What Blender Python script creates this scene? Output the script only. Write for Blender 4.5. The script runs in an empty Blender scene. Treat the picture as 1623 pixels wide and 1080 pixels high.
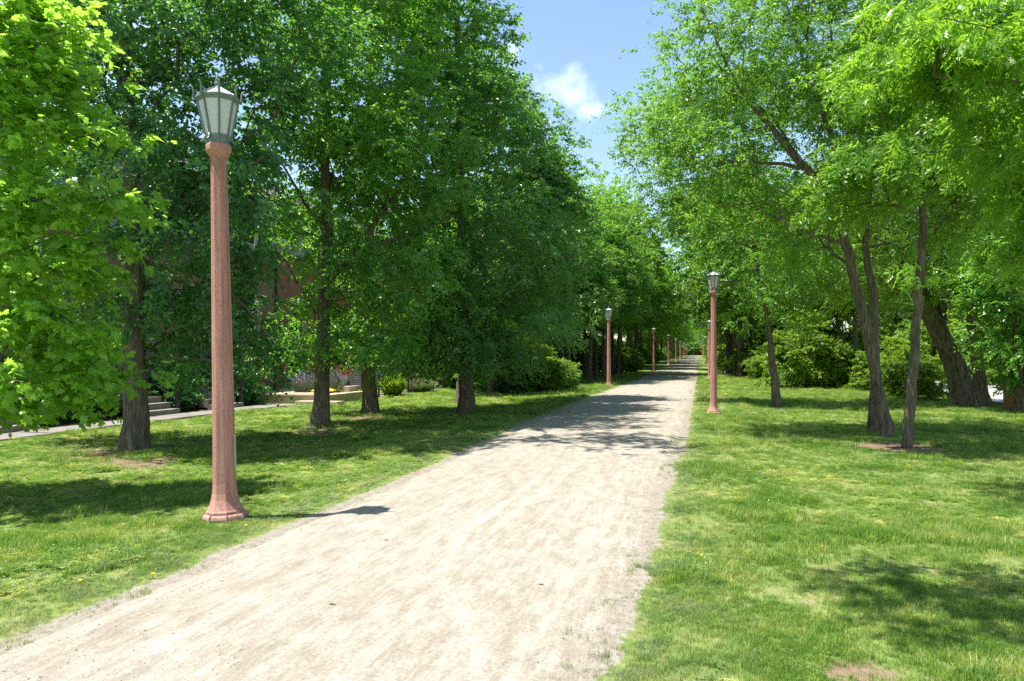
import bpy, math, random
import numpy as np
from mathutils import Vector, Matrix

sc = bpy.context.scene
PI = math.pi

# ------------------------------------------------------------------ camera
F, CX, CY, EYE = 1150.0, 811.5, 540.0, 1.556
YAW = math.atan((1110 - CX) / F)
PIT = math.atan((566 - CY) / F)
cam_d = bpy.data.cameras.new('camera')
cam_d.sensor_width = 36.0
cam_d.lens = 36.0 * F / 1623.0
cam_d.clip_start = 0.1
cam_d.clip_end = 4000
cam = bpy.data.objects.new('camera', cam_d)
sc.collection.objects.link(cam)
cam.location = (0, 0, EYE)
cam.rotation_euler = (PI / 2 + PIT, 0, YAW)
sc.camera = cam

# ------------------------------------------------------------------ sun, sky, exposure
SUN_TO = Vector((-1.42, -0.62, 4.25)).normalized()
SUN_EL = math.asin(SUN_TO.z)
SUN_ROT = math.atan2(SUN_TO.x, SUN_TO.y)
sun_d = bpy.data.lights.new('sun', 'SUN')
sun_d.energy = 5.0
sun_d.angle = math.radians(0.53)
sun_d.color = (1.0, 0.955, 0.88)
sun = bpy.data.objects.new('sun', sun_d)
sc.collection.objects.link(sun)
sun.rotation_euler = SUN_TO.to_track_quat('Z', 'Y').to_euler()

world = bpy.data.worlds.new('World')
sc.world = world
world.use_nodes = True
wt = world.node_tree
wt.nodes.clear()


def nd(t, typ, **kw):
    n = t.nodes.new(typ)
    for k, v in kw.items():
        setattr(n, k, v)
    return n


sky = nd(wt, 'ShaderNodeTexSky', sky_type='NISHITA')
sky.sun_disc = False
sky.sun_elevation = SUN_EL
sky.sun_rotation = SUN_ROT
sky.altitude = 200
sky.air_density = 1.15
sky.dust_density = 0.6
sky.ozone_density = 1.7
tc = nd(wt, 'ShaderNodeTexCoord')
# small fair-weather clouds spread over the whole sky dome
cln = nd(wt, 'ShaderNodeTexNoise')
cln.inputs['Scale'].default_value = 11.0
cln.inputs['Detail'].default_value = 7
cln.inputs['Roughness'].default_value = 0.6
wt.links.new(tc.outputs['Generated'], cln.inputs['Vector'])
wv = nd(wt, 'ShaderNodeVectorMath', operation='MULTIPLY_ADD')
wt.links.new(cln.outputs['Color'], wv.inputs[0])
wv.inputs[1].default_value = (0.15, 0.15, 0.15)
wv.inputs[2].default_value = (-0.075, -0.075, -0.075)
wv2 = nd(wt, 'ShaderNodeVectorMath', operation='ADD')
wt.links.new(tc.outputs['Generated'], wv2.inputs[0]); wt.links.new(wv.outputs[0], wv2.inputs[1])


def sky_dir(px, py):
    a, b = (px - CX) / F, -(py - CY) / F
    f = math.cos(PIT) - b * math.sin(PIT); u = math.sin(PIT) + b * math.cos(PIT)
    return Vector((a * math.cos(YAW) - f * math.sin(YAW), a * math.sin(YAW) + f * math.cos(YAW), u)).normalized()


CLOUDS = [(sky_dir(902, 140), 0.038), (sky_dir(935, 176), 0.028), (sky_dir(815, 88), 0.020)]
_rc = random.Random(8)
for k in range(16):
    a, e_ = _rc.uniform(0.5, 5.6) - YAW + PI / 2, _rc.uniform(0.15, 1.2)
    CLOUDS.append((Vector((math.cos(a) * math.cos(e_), math.sin(a) * math.cos(e_), math.sin(e_))), _rc.uniform(0.04, 0.16)))
last = None
for c_, r_ in CLOUDS:
    dn = nd(wt, 'ShaderNodeVectorMath', operation='DISTANCE')
    wt.links.new(wv2.outputs[0], dn.inputs[0]); dn.inputs[1].default_value = c_
    dv = nd(wt, 'ShaderNodeMath', operation='DIVIDE'); wt.links.new(dn.outputs['Value'], dv.inputs[0]); dv.inputs[1].default_value = r_
    if last is None: last = dv.outputs[0]
    else:
        mn = nd(wt, 'ShaderNodeMath', operation='MINIMUM'); wt.links.new(last, mn.inputs[0]); wt.links.new(dv.outputs[0], mn.inputs[1]); last = mn.outputs[0]
cr = nd(wt, 'ShaderNodeValToRGB')
cr.color_ramp.elements[0].position = 0.0; cr.color_ramp.elements[0].color = (0.42, 0.42, 0.42, 1)
cr.color_ramp.elements[1].position = 0.98; cr.color_ramp.elements[1].color = (0, 0, 0, 1)
wt.links.new(last, cr.inputs['Fac'])
mixc = nd(wt, 'ShaderNodeMix', data_type='RGBA')
mixc.inputs[7].default_value = (8.6, 8.9, 9.4, 1)
wt.links.new(cr.outputs['Color'], mixc.inputs[0])
wt.links.new(sky.outputs['Color'], mixc.inputs[6])
bg = nd(wt, 'ShaderNodeBackground')
bg.inputs['Strength'].default_value = 0.115
wo = nd(wt, 'ShaderNodeOutputWorld')
wt.links.new(mixc.outputs[2], bg.inputs['Color'])
wt.links.new(bg.outputs['Background'], wo.inputs['Surface'])

sc.view_settings.view_transform = 'Standard'
sc.view_settings.look = 'None'
sc.view_settings.gamma = 1.0
sc.view_settings.exposure = 1.15
sc.view_settings.use_curve_mapping = False
cy = sc.cycles
cy.max_bounces = 7
cy.diffuse_bounces = 4
cy.glossy_bounces = 2
cy.transmission_bounces = 4
cy.transparent_max_bounces = 4
cy.caustics_reflective = False
cy.caustics_refractive = False
cy.use_adaptive_sampling = True
cy.adaptive_threshold = 0.01
cy.use_denoising = False
cy.sample_clamp_indirect = 6.0

# ------------------------------------------------------------------ helpers
C = sc.collection


def link(o):
    C.objects.link(o)
    return o


def tag(o, label=None, cat=None, group=None, kind=None):
    if label: o['label'] = label
    if cat: o['category'] = cat
    if group: o['group'] = group
    if kind: o['kind'] = kind
    return o


def thing(name, label, cat, loc=(0, 0, 0), rz=0.0, group=None):
    o = bpy.data.objects.new(name, None)
    o.empty_display_size = 0.2
    link(o)
    o.location = loc
    o.rotation_euler = (0, 0, rz)
    return tag(o, label, cat, group)


def smooth(e0, e1, x):
    t = np.clip((np.asarray(x, float) - e0) / (e1 - e0), 0, 1)
    return t * t * (3 - 2 * t)


def _hash(ix, iy, seed):
    h = np.sin(ix * 127.1 + iy * 311.7 + seed * 74.7) * 43758.5453
    return h - np.floor(h)


def vnoise(x, y, seed=0):
    x = np.asarray(x, float); y = np.asarray(y, float)
    ix = np.floor(x); iy = np.floor(y)
    fx = x - ix; fy = y - iy
    fx = fx * fx * (3 - 2 * fx); fy = fy * fy * (3 - 2 * fy)
    a = _hash(ix, iy, seed); b = _hash(ix + 1, iy, seed)
    c = _hash(ix, iy + 1, seed); d = _hash(ix + 1, iy + 1, seed)
    return (a * (1 - fx) + b * fx) * (1 - fy) + (c * (1 - fx) + d * fx) * fy


def fbm(x, y, seed=0, o=4):
    s = 0; a = 0.5; t = 0
    for k in range(o):
        s = s + a * vnoise(x * 2 ** k, y * 2 ** k, seed + k * 13); t += a; a *= 0.5
    return s / t


def gz(x, y):
    """height of the ground"""
    x = np.asarray(x, float); y = np.asarray(y, float)
    rise = 0.0085 * np.maximum(0, y - 45) * smooth(40, 75, y)
    left = -0.10 * smooth(-4.8, -7.5, x) * (1 - smooth(30, 50, y))
    right = -0.10 * smooth(0.5, 2.5, x) * smooth(4, 10, y) * (1 - smooth(30, 50, y))
    near = 1 - smooth(60, 120, np.abs(y))
    und = 0.05 * (fbm(x * 0.35 + 3, y * 0.35, 5, 3) - 0.5) * smooth(0.2, 1.5, np.maximum(x - 0.0, -4.0 - x)) * near
    return rise + left + right + und


def gzf(x, y):
    return float(gz(x, y))


def ray(px, py):
    a = (px - CX) / F; b = -(py - CY) / F
    f = math.cos(PIT) - b * math.sin(PIT); u = math.sin(PIT) + b * math.cos(PIT)
    return (a * math.cos(YAW) - f * math.sin(YAW), a * math.sin(YAW) + f * math.cos(YAW), u)


def at(px, py, z=None):
    """where the sight line through a place in the photograph meets the ground"""
    x, y, u = ray(px, py)
    g = 0.0 if z is None else z
    for _ in range(8):
        t = (g - EYE) / u
        if z is not None: break
        g = gzf(x * t, y * t)
    return Vector((x * t, y * t, g))


def atD(px, py, D):
    x, y, u = ray(px, py)
    return Vector((x * D, y * D, EYE + u * D))


def mesh_np(name, V, faces=None, tris=None, quads=None, smooth_shade=False):
    me = bpy.data.meshes.new(name)
    V = np.ascontiguousarray(V, dtype=np.float32)
    me.vertices.add(len(V))
    me.vertices.foreach_set('co', V.ravel())
    li = []; ls = []
    if tris is not None and len(tris):
        tris = np.asarray(tris, dtype=np.int32)
        li.append(tris.ravel()); ls.append(np.full(len(tris), 3, np.int32))
    if quads is not None and len(quads):
        quads = np.asarray(quads, dtype=np.int32)
        li.append(quads.ravel()); ls.append(np.full(len(quads), 4, np.int32))
    if faces is not None and len(faces):
        li.append(np.concatenate([np.asarray(f, np.int32) for f in faces]))
        ls.append(np.array([len(f) for f in faces], np.int32))
    li = np.concatenate(li); ls = np.concatenate(ls)
    me.loops.add(len(li)); me.loops.foreach_set('vertex_index', li)
    me.polygons.add(len(ls))
    me.polygons.foreach_set('loop_start', np.concatenate([[0], np.cumsum(ls)[:-1]]).astype(np.int32))
    me.polygons.foreach_set('loop_total', ls)
    me.polygons.foreach_set('use_smooth', np.full(len(ls), smooth_shade))
    me.update(calc_edges=True)
    return me


def ob(name, me, mat, parent=None, loc=None):
    o = bpy.data.objects.new(name, me)
    link(o)
    if mat is not None and len(me.materials) == 0: me.materials.append(mat)
    if parent is not None: o.parent = parent
    if loc is not None: o.location = loc
    return o


class MB:
    """collects simple solids into one mesh"""
    def __init__(s): s.V = []; s.F = []
    def add(s, V, Fs):
        n = len(s.V); s.V += [tuple(v) for v in V]; s.F += [[i + n for i in f] for f in Fs]; return s
    def box(s, c, d, rz=0.0):
        x, y, z = d[0] / 2, d[1] / 2, d[2] / 2
        co, si = math.cos(rz), math.sin(rz)
        V = []
        for dz in (-z, z):
            for dx, dy in ((-x, -y), (x, -y), (x, y), (-x, y)):
                V.append((c[0] + dx * co - dy * si, c[1] + dx * si + dy * co, c[2] + dz))
        return s.add(V, [(3, 2, 1, 0), (4, 5, 6, 7), (0, 1, 5, 4), (1, 2, 6, 5), (2, 3, 7, 6), (3, 0, 4, 7)])
    def lathe(s, prof, n=8, c=(0, 0, 0), ph=0.0, cap=True):
        V = []; Fs = []
        for r, z in prof:
            for k in range(n):
                a = ph + 2 * PI * k / n
                V.append((c[0] + r * math.cos(a), c[1] + r * math.sin(a), c[2] + z))
        for i in range(len(prof) - 1):
            for k in range(n):
                j = (k + 1) % n
                Fs.append((i * n + k, i * n + j, (i + 1) * n + j, (i + 1) * n + k))
        if cap:
            Fs.append(tuple(reversed(range(n)))); b = (len(prof) - 1) * n; Fs.append(tuple(range(b, b + n)))
        return s.add(V, Fs)
    def tube(s, pts, rad, n=6):
        V, Q = tube_np(np.array(pts, float), np.array(rad if hasattr(rad, '__len__') else [rad] * len(pts), float), n)
        Fs = [tuple(q) for q in Q]
        m = len(pts)
        Fs.append(tuple(reversed(range(n)))); Fs.append(tuple(range((m - 1) * n, m * n)))
        return s.add([tuple(v) for v in V], Fs)
    def build(s, name, mat, parent=None, smooth_shade=False, bevel=0.0, loc=None):
        me = bpy.data.meshes.new(name)
        me.from_pydata(s.V, [], s.F)
        if smooth_shade: me.polygons.foreach_set('use_smooth', [True] * len(me.polygons))
        me.update()
        o = ob(name, me, mat, parent, loc)
        if bevel > 0:
            m = o.modifiers.new('bevel', 'BEVEL'); m.width = bevel; m.segments = 2; m.limit_method = 'ANGLE'
        return o


def tube_np(P, R, S, ridge=None):
    n = len(P)
    T = np.gradient(P, axis=0) if n > 2 else np.repeat((P[1:2] - P[0:1]), n, 0)
    T /= np.linalg.norm(T, axis=1, keepdims=True) + 1e-9
    u = np.array([1.0, 0, 0]) if abs(T[0, 0]) < 0.8 else np.array([0, 1.0, 0])
    A = np.zeros((n, 3)); B = np.zeros((n, 3))
    for i in range(n):
        u = u - T[i] * (u @ T[i]); u /= np.linalg.norm(u) + 1e-9
        A[i] = u; B[i] = np.cross(T[i], u)
    ang = np.linspace(0, 2 * PI, S, endpoint=False)
    rr = R[:, None] * np.ones((1, S))
    if ridge is not None: rr = rr * ridge(ang[None, :], np.arange(n)[:, None], P)
    V = P[:, None, :] + rr[..., None] * (np.cos(ang)[None, :, None] * A[:, None, :] + np.sin(ang)[None, :, None] * B[:, None, :])
    i = np.arange(n - 1)[:, None] * S; k = np.arange(S)[None, :]; k2 = (k + 1) % S
    Q = np.stack([i + k, i + k2, i + S + k2, i + S + k], -1).reshape(-1, 4)
    return V.reshape(-1, 3), Q


# ------------------------------------------------------------------ materials
def new_mat(name):
    m = bpy.data.materials.new(name); m.use_nodes = True
    t = m.node_tree; t.nodes.clear()
    out = nd(t, 'ShaderNodeOutputMaterial')
    return m, t, out


def pbsdf(t, rough=0.8, spec=0.3):
    b = nd(t, 'ShaderNodeBsdfPrincipled')
    b.inputs['Roughness'].default_value = rough
    b.inputs['Specular IOR Level'].default_value = spec
    return b


def noise(t, vec, scale, detail=4, rough=0.6):
    n = nd(t, 'ShaderNodeTexNoise')
    n.inputs['Scale'].default_value = scale; n.inputs['Detail'].default_value = detail; n.inputs['Roughness'].default_value = rough
    if vec is not None: t.links.new(vec, n.inputs['Vector'])
    return n


def ramp(t, fac, stops):
    r = nd(t, 'ShaderNodeValToRGB')
    e = r.color_ramp.elements
    while len(e) < len(stops): e.new(0.5)
    for i, (p, c) in enumerate(stops):
        e[i].position = p
        e[i].color = (c, c, c, 1) if not hasattr(c, '__len__') else (*c, 1)
    t.links.new(fac, r.inputs['Fac'])
    return r


def mixrgb(t, fac, a, b, mode='MIX'):
    m = nd(t, 'ShaderNodeMix', data_type='RGBA', blend_type=mode)
    for sock, v in ((m.inputs[0], fac), (m.inputs[6], a), (m.inputs[7], b)):
        if isinstance(v, (int, float)): sock.default_value = v
        elif isinstance(v, (tuple, list)): sock.default_value = (*v[:3], 1)
        else: t.links.new(v, sock)
    return m.outputs[2]


def bump(t, h, strength=0.3, dist=0.02, normal=None):
    b = nd(t, 'ShaderNodeBump'); b.inputs['Strength'].default_value = strength; b.inputs['Distance'].default_value = dist
    t.links.new(h, b.inputs['Height'])
    if normal is not None: t.links.new(normal, b.inputs['Normal'])
    return b.outputs['Normal']


def mapping(t, vec, scale=(1, 1, 1), rot=(0, 0, 0)):
    m = nd(t, 'ShaderNodeMapping'); m.inputs['Scale'].default_value = scale; m.inputs['Rotation'].default_value = rot
    t.links.new(vec, m.inputs['Vector'])
    return m.outputs['Vector']


def mat_simple(name, col, rough=0.7, var=0.15, scale=8, bstr=0.15, metal=0.0, spec=0.3, bscale=60, bdist=0.004):
    m, t, out = new_mat(name)
    tcn = nd(t, 'ShaderNodeTexCoord')
    b = pbsdf(t, rough, spec); b.inputs['Metallic'].default_value = metal
    n = noise(t, tcn.outputs['Object'], scale, 5)
    lo = tuple(c * (1 - var) for c in col); hi = tuple(min(1, c * (1 + var)) for c in col)
    r = ramp(t, n.outputs['Fac'], [(0.3, lo), (0.7, hi)])
    t.links.new(r.outputs['Color'], b.inputs['Base Color'])
    n2 = noise(t, tcn.outputs['Object'], bscale, 4)
    t.links.new(bump(t, n2.outputs['Fac'], bstr, bdist), b.inputs['Normal'])
    t.links.new(b.outputs['BSDF'], out.inputs['Surface'])
    return m


def mat_leaf(name, dark, light, trans, tmix=0.42, rough=0.42, spec=0.45):
    m, t, out = new_mat(name)
    a = nd(t, 'ShaderNodeAttribute', attribute_name='lv')
    b = pbsdf(t, rough, spec)
    r = ramp(t, a.outputs['Fac'], [(0.05, dark), (0.95, light)])
    t.links.new(r.outputs['Color'], b.inputs['Base Color'])
    tr = nd(t, 'ShaderNodeBsdfTranslucent')
    r2 = ramp(t, a.outputs['Fac'], [(0.0, tuple(c * 0.62 for c in trans)), (1.0, trans)])
    t.links.new(r2.outputs['Color'], tr.inputs['Color'])
    mx = nd(t, 'ShaderNodeMixShader'); mx.inputs['Fac'].default_value = tmix
    t.links.new(b.outputs['BSDF'], mx.inputs[1]); t.links.new(tr.outputs['BSDF'], mx.inputs[2])
    t.links.new(mx.outputs['Shader'], out.inputs['Surface'])
    return m


def mat_bark(name, dark, light, furrow=1.0, scale=1.0):
    m, t, out = new_mat(name)
    tcn = nd(t, 'ShaderNodeTexCoord')
    b = pbsdf(t, 0.9, 0.15)
    v = mapping(t, tcn.outputs['Object'], (22 * scale, 22 * scale, 3.2 * scale))
    n = noise(t, v, 1.0, 6, 0.62)
    n2 = noise(t, tcn.outputs['Object'], 2.2, 4)
    vor = nd(t, 'ShaderNodeTexVoronoi', feature='DISTANCE_TO_EDGE')
    v2 = mapping(t, tcn.outputs['Object'], (30 * scale, 30 * scale, 5 * scale))
    t.links.new(v2, vor.inputs['Vector']); vor.inputs['Scale'].default_value = 1.0
    r = ramp(t, n.outputs['Fac'], [(0.32, dark), (0.66, light)])
    moss = ramp(t, n2.outputs['Fac'], [(0.45, 0.0), (0.72, 0.45)])
    col = mixrgb(t, moss.outputs['Color'], r.outputs['Color'], (0.085, 0.095, 0.05))
    t.links.new(col, b.inputs['Base Color'])
    nb = bump(t, n.outputs['Fac'], 0.9 * furrow, 0.035)
    vr = ramp(t, vor.outputs['Distance'], [(0.0, 0.0), (0.25, 1.0)])
    nb = bump(t, vr.outputs['Color'], 0.45 * furrow, 0.02, nb)
    t.links.new(nb, b.inputs['Normal'])
    t.links.new(b.outputs['BSDF'], out.inputs['Surface'])
    return m


M = {}
M['leaf_maple'] = mat_leaf('leaf_maple', (0.070, 0.185, 0.016), (0.26, 0.46, 0.055), (0.56, 0.92, 0.09), 0.56, 0.34, 0.5)
M['leaf_dark'] = mat_leaf('leaf_dark', (0.026, 0.098, 0.040), (0.100, 0.240, 0.085), (0.28, 0.66, 0.07), 0.42, 0.30, 0.65)
M['leaf_mid'] = mat_leaf('leaf_mid', (0.036, 0.126, 0.026), (0.135, 0.300, 0.055), (0.40, 0.82, 0.05), 0.44, 0.32, 0.6)
M['leaf_oak'] = mat_leaf('leaf_oak', (0.034, 0.114, 0.034), (0.120, 0.260, 0.075), (0.33, 0.70, 0.07), 0.42, 0.30, 0.65)
M['leaf_elm'] = mat_leaf('leaf_elm', (0.056, 0.142, 0.018), (0.160, 0.320, 0.048), (0.38, 0.74, 0.05), 0.46, 0.38, 0.5)
M['leaf_ash'] = mat_leaf('leaf_ash', (0.034, 0.110, 0.010), (0.165, 0.320, 0.035), (0.42, 0.76, 0.045), 0.5, 0.36, 0.45)
M['leaf_wood'] = mat_leaf('leaf_wood', (0.044, 0.118, 0.022), (0.150, 0.285, 0.050), (0.36, 0.68, 0.05), 0.43, 0.38, 0.55)
M['leaf_lime'] = mat_leaf('leaf_lime', (0.075, 0.15, 0.016), (0.17, 0.28, 0.03), (0.40, 0.62, 0.03), 0.46, 0.45, 0.4)
M['leaf_pale'] = mat_leaf('leaf_pale', (0.13, 0.19, 0.07), (0.26, 0.34, 0.15), (0.34, 0.44, 0.14), 0.35, 0.5, 0.3)
M['leaf_lavender'] = mat_leaf('leaf_lavender', (0.10, 0.15, 0.09), (0.20, 0.25, 0.17), (0.25, 0.33, 0.15), 0.3, 0.6, 0.2)
M['petal_lavender'] = mat_leaf('petal_lavender', (0.20, 0.15, 0.32), (0.34, 0.28, 0.46), (0.3, 0.22, 0.42), 0.3, 0.6, 0.2)
M['petal_red'] = mat_leaf('petal_red', (0.30, 0.06, 0.03), (0.48, 0.14, 0.08), (0.5, 0.14, 0.07), 0.35, 0.6, 0.2)
M['bark'] = mat_bark('bark', (0.056, 0.044, 0.032), (0.23, 0.185, 0.14))
M['bark_pale'] = mat_bark('bark_pale', (0.075, 0.058, 0.042), (0.25, 0.20, 0.15))
M['bark_willow'] = mat_bark('bark_willow', (0.06, 0.048, 0.036), (0.30, 0.24, 0.185), 1.3, 0.6)
M['concrete_pink'] = None


def mat_lamp_post():
    m, t, out = new_mat('lamp_post_concrete')
    tcn = nd(t, 'ShaderNodeTexCoord')
    b = pbsdf(t, 0.85, 0.2)
    big = noise(t, mapping(t, tcn.outputs['Object'], (3, 3, 1.0)), 2.0, 5)
    fine = noise(t, tcn.outputs['Object'], 220, 3)
    sp = noise(t, tcn.outputs['Object'], 90, 4, 0.75)
    r = ramp(t, big.outputs['Fac'], [(0.3, (0.40, 0.190, 0.145)), (0.72, (0.52, 0.280, 0.225))])
    spk = ramp(t, sp.outputs['Fac'], [(0.36, (0.55, 0.52, 0.5)), (0.52, (1, 1, 1)), (0.7, (1.18, 1.14, 1.1))])
    col = mixrgb(t, 1.0, r.outputs['Color'], spk.outputs['Color'], 'MULTIPLY')
    run = noise(t, mapping(t, tcn.outputs['Object'], (26, 26, 0.9)), 1.0, 5, 0.6)
    rr_ = ramp(t, run.outputs['Fac'], [(0.40, (0.70, 0.68, 0.66)), (0.52, (1, 1, 1)), (0.68, (1.12, 1.10, 1.08))])
    col = mixrgb(t, 0.75, col, rr_.outputs['Color'], 'MULTIPLY')
    sz_ = nd(t, 'ShaderNodeSeparateXYZ'); t.links.new(tcn.outputs['Object'], sz_.inputs[0])
    spl = noise(t, tcn.outputs['Object'], 16, 5, 0.7)
    zz_ = nd(t, 'ShaderNodeMath', operation='MULTIPLY_ADD'); t.links.new(sz_.outputs['Z'], zz_.inputs[0]); zz_.inputs[1].default_value = -1.6; t.links.new(spl.outputs['Fac'], zz_.inputs[2])
    sr_ = ramp(t, zz_.outputs[0], [(0.30, 0.0), (0.62, 0.55)])
    col = mixrgb(t, sr_.outputs['Color'], col, (0.36, 0.29, 0.22))
    t.links.new(col, b.inputs['Base Color'])
    t.links.new(bump(t, fine.outputs['Fac'], 0.35, 0.004), b.inputs['Normal'])
    t.links.new(b.outputs['BSDF'], out.inputs['Surface'])
    return m


M['concrete_pink'] = mat_lamp_post()
M['lamp_metal'] = mat_simple('lamp_metal', (0.135, 0.175, 0.160), 0.45, 0.25, 14, 0.12, 0.1, 0.5, 90, 0.002)


def mat_frosted():
    m, t, out = new_mat('frosted_glass')
    tcn = nd(t, 'ShaderNodeTexCoord')
    b = pbsdf(t, 0.28, 0.5)
    n = noise(t, mapping(t, tcn.outputs['Object'], (6, 6, 2)), 1.5, 4)
    r = ramp(t, n.outputs['Fac'], [(0.3, (0.72, 0.73, 0.72)), (0.7, (0.82, 0.82, 0.80))])
    t.links.new(r.outputs['Color'], b.inputs['Base Color'])
    tr = nd(t, 'ShaderNodeBsdfTranslucent'); tr.inputs['Color'].default_value = (0.88, 0.87, 0.83, 1)
    mx = nd(t, 'ShaderNodeMixShader'); mx.inputs['Fac'].default_value = 0.4
    t.links.new(b.outputs['BSDF'], mx.inputs[1]); t.links.new(tr.outputs['BSDF'], mx.inputs[2])
    t.links.new(mx.outputs['Shader'], out.inputs['Surface'])
    return m


M['frosted'] = mat_frosted()


def mat_path():
    m, t, out = new_mat('crushed_limestone')
    g = nd(t, 'ShaderNodeNewGeometry')
    p = g.outputs['Position']
    b = pbsdf(t, 0.95, 0.1)
    streak = noise(t, mapping(t, p, (5.0, 0.50, 1), (0, 0, math.radians(-3))), 1.0, 10, 0.76)
    streak2 = noise(t, mapping(t, p, (22, 2.6, 1), (0, 0, math.radians(3))), 1.0, 10, 0.8)
    blot = noise(t, mapping(t, p, (3.2, 1.3, 1)), 2.2, 10, 0.78)
    grit = noise(t, p, 110, 4, 0.8)
    grit2 = noise(t, p, 38, 5, 0.8)
    s = mixrgb(t, 0.5, streak.outputs['Fac'], streak2.outputs['Fac'])
    s = mixrgb(t, 0.40, s, blot.outputs['Fac'])
    r = ramp(t, s, [(0.37, (0.205, 0.176, 0.134)), (0.465, (0.262, 0.231, 0.182)), (0.53, (0.332, 0.300, 0.246)), (0.64, (0.415, 0.384, 0.328))])
    gr = ramp(t, grit.outputs['Fac'], [(0.30, 0.58), (0.5, 1.0), (0.7, 1.18)])
    col = mixrgb(t, 0.8, r.outputs['Color'], gr.outputs['Color'], 'MULTIPLY')
    gr2 = ramp(t, grit2.outputs['Fac'], [(0.32, 0.66), (0.5, 1.0), (0.66, 1.16)])
    col = mixrgb(t, 0.8, col, gr2.outputs['Color'], 'MULTIPLY')
    wv_ = nd(t, 'ShaderNodeAttribute', attribute_name='worn')
    wm = nd(t, 'ShaderNodeMath', operation='MULTIPLY'); t.links.new(wv_.outputs['Fac'], wm.inputs[0])
    wr = ramp(t, grit2.outputs['Fac'], [(0.35, 0.1), (0.6, 1.0)]); t.links.new(wr.outputs['Color'], wm.inputs[1])
    col = mixrgb(t, wm.outputs[0], col, (0.44, 0.415, 0.365))
    ed = nd(t, 'ShaderNodeAttribute', attribute_name='edge')
    ern = noise(t, p, 9, 4)
    ef = nd(t, 'ShaderNodeMath', operation='MULTIPLY')
    t.links.new(ed.outputs['Fac'], ef.inputs[0]); t.links.new(ern.outputs['Fac'], ef.inputs[1])
    col = mixrgb(t, ef.outputs[0], col, (0.27, 0.22, 0.15))
    t.links.new(col, b.inputs['Base Color'])
    nb = bump(t, s, 0.5, 0.03)
    nb = bump(t, grit2.outputs['Fac'], 0.45, 0.012, nb)
    nb = bump(t, grit.outputs['Fac'], 0.4, 0.004, nb)
    t.links.new(nb, b.inputs['Normal'])
    t.links.new(b.outputs['BSDF'], out.inputs['Surface'])
    return m


def grass_color(t, p):
    """turf colours by place: lush, yellowish and dusty patches"""
    n1 = noise(t, p, 0.55, 4)
    n2 = noise(t, p, 2.6, 5, 0.65)
    mixn = mixrgb(t, 0.55, n1.outputs['Fac'], n2.outputs['Fac'])
    r = ramp(t, mixn, [(0.34, (0.072, 0.158, 0.024)), (0.48, (0.135, 0.235, 0.040)), (0.62, (0.285, 0.325, 0.115))])
    return r.outputs['Color'], mixn


def mat_ground():
    m, t, out = new_mat('turf_soil')
    g = nd(t, 'ShaderNodeNewGeometry'); p = g.outputs['Position']
    b = pbsdf(t, 0.95, 0.1)
    col, mixn = grass_color(t, p)
    fine = noise(t, mapping(t, p, (30, 18, 30)), 1.0, 4, 0.7)
    fr = ramp(t, fine.outputs['Fac'], [(0.28, 0.42), (0.52, 0.95), (0.72, 1.3)])
    col = mixrgb(t, 1.0, col, fr.outputs['Color'], 'MULTIPLY')
    th = noise(t, p, 7, 5, 0.7)
    thr = ramp(t, th.outputs['Fac'], [(0.38, 0.05), (0.66, 0.55)])
    col = mixrgb(t, thr.outputs['Color'], col, (0.24, 0.20, 0.105))
    d = nd(t, 'ShaderNodeAttribute', attribute_name='dirt')
    sn = noise(t, p, 14, 5, 0.7)
    soil = ramp(t, sn.outputs['Fac'], [(0.3, (0.13, 0.085, 0.055)), (0.7, (0.30, 0.21, 0.145))])
    dn = nd(t, 'ShaderNodeMath', operation='ADD'); t.links.new(d.outputs['Fac'], dn.inputs[0])
    sub = nd(t, 'ShaderNodeMath', operation='MULTIPLY_ADD'); t.links.new(sn.outputs['Fac'], sub.inputs[0]); sub.inputs[1].default_value = 0.8; sub.inputs[2].default_value = -0.4
    t.links.new(sub.outputs[0], dn.inputs[1])
    dr = ramp(t, dn.outputs[0], [(0.42, 0.0), (0.62, 1.0)])
    col = mixrgb(t, dr.outputs['Color'], col, soil.outputs['Color'])
    gv = nd(t, 'ShaderNodeAttribute', attribute_name='gravel')
    gn = noise(t, p, 11, 6, 0.75)
    ga = nd(t, 'ShaderNodeMath', operation='MULTIPLY_ADD'); t.links.new(gn.outputs['Fac'], ga.inputs[0]); ga.inputs[1].default_value = 1.3; ga.inputs[2].default_value = -0.65
    gs = nd(t, 'ShaderNodeMath', operation='ADD'); t.links.new(gv.outputs['Fac'], gs.inputs[0]); t.links.new(ga.outputs[0], gs.inputs[1])
    gr_ = ramp(t, gs.outputs[0], [(0.45, 0.0), (0.72, 1.0)])
    gcol = ramp(t, gn.outputs['Fac'], [(0.3, (0.20, 0.17, 0.13)), (0.7, (0.36, 0.325, 0.27))])
    col = mixrgb(t, gr_.outputs['Color'], col, gcol.outputs['Color'])
    t.links.new(col, b.inputs['Base Color'])
    nb = bump(t, fine.outputs['Fac'], 0.8, 0.05)
    t.links.new(nb, b.inputs['Normal'])
    t.links.new(b.outputs['BSDF'], out.inputs['Surface'])
    return m


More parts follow.
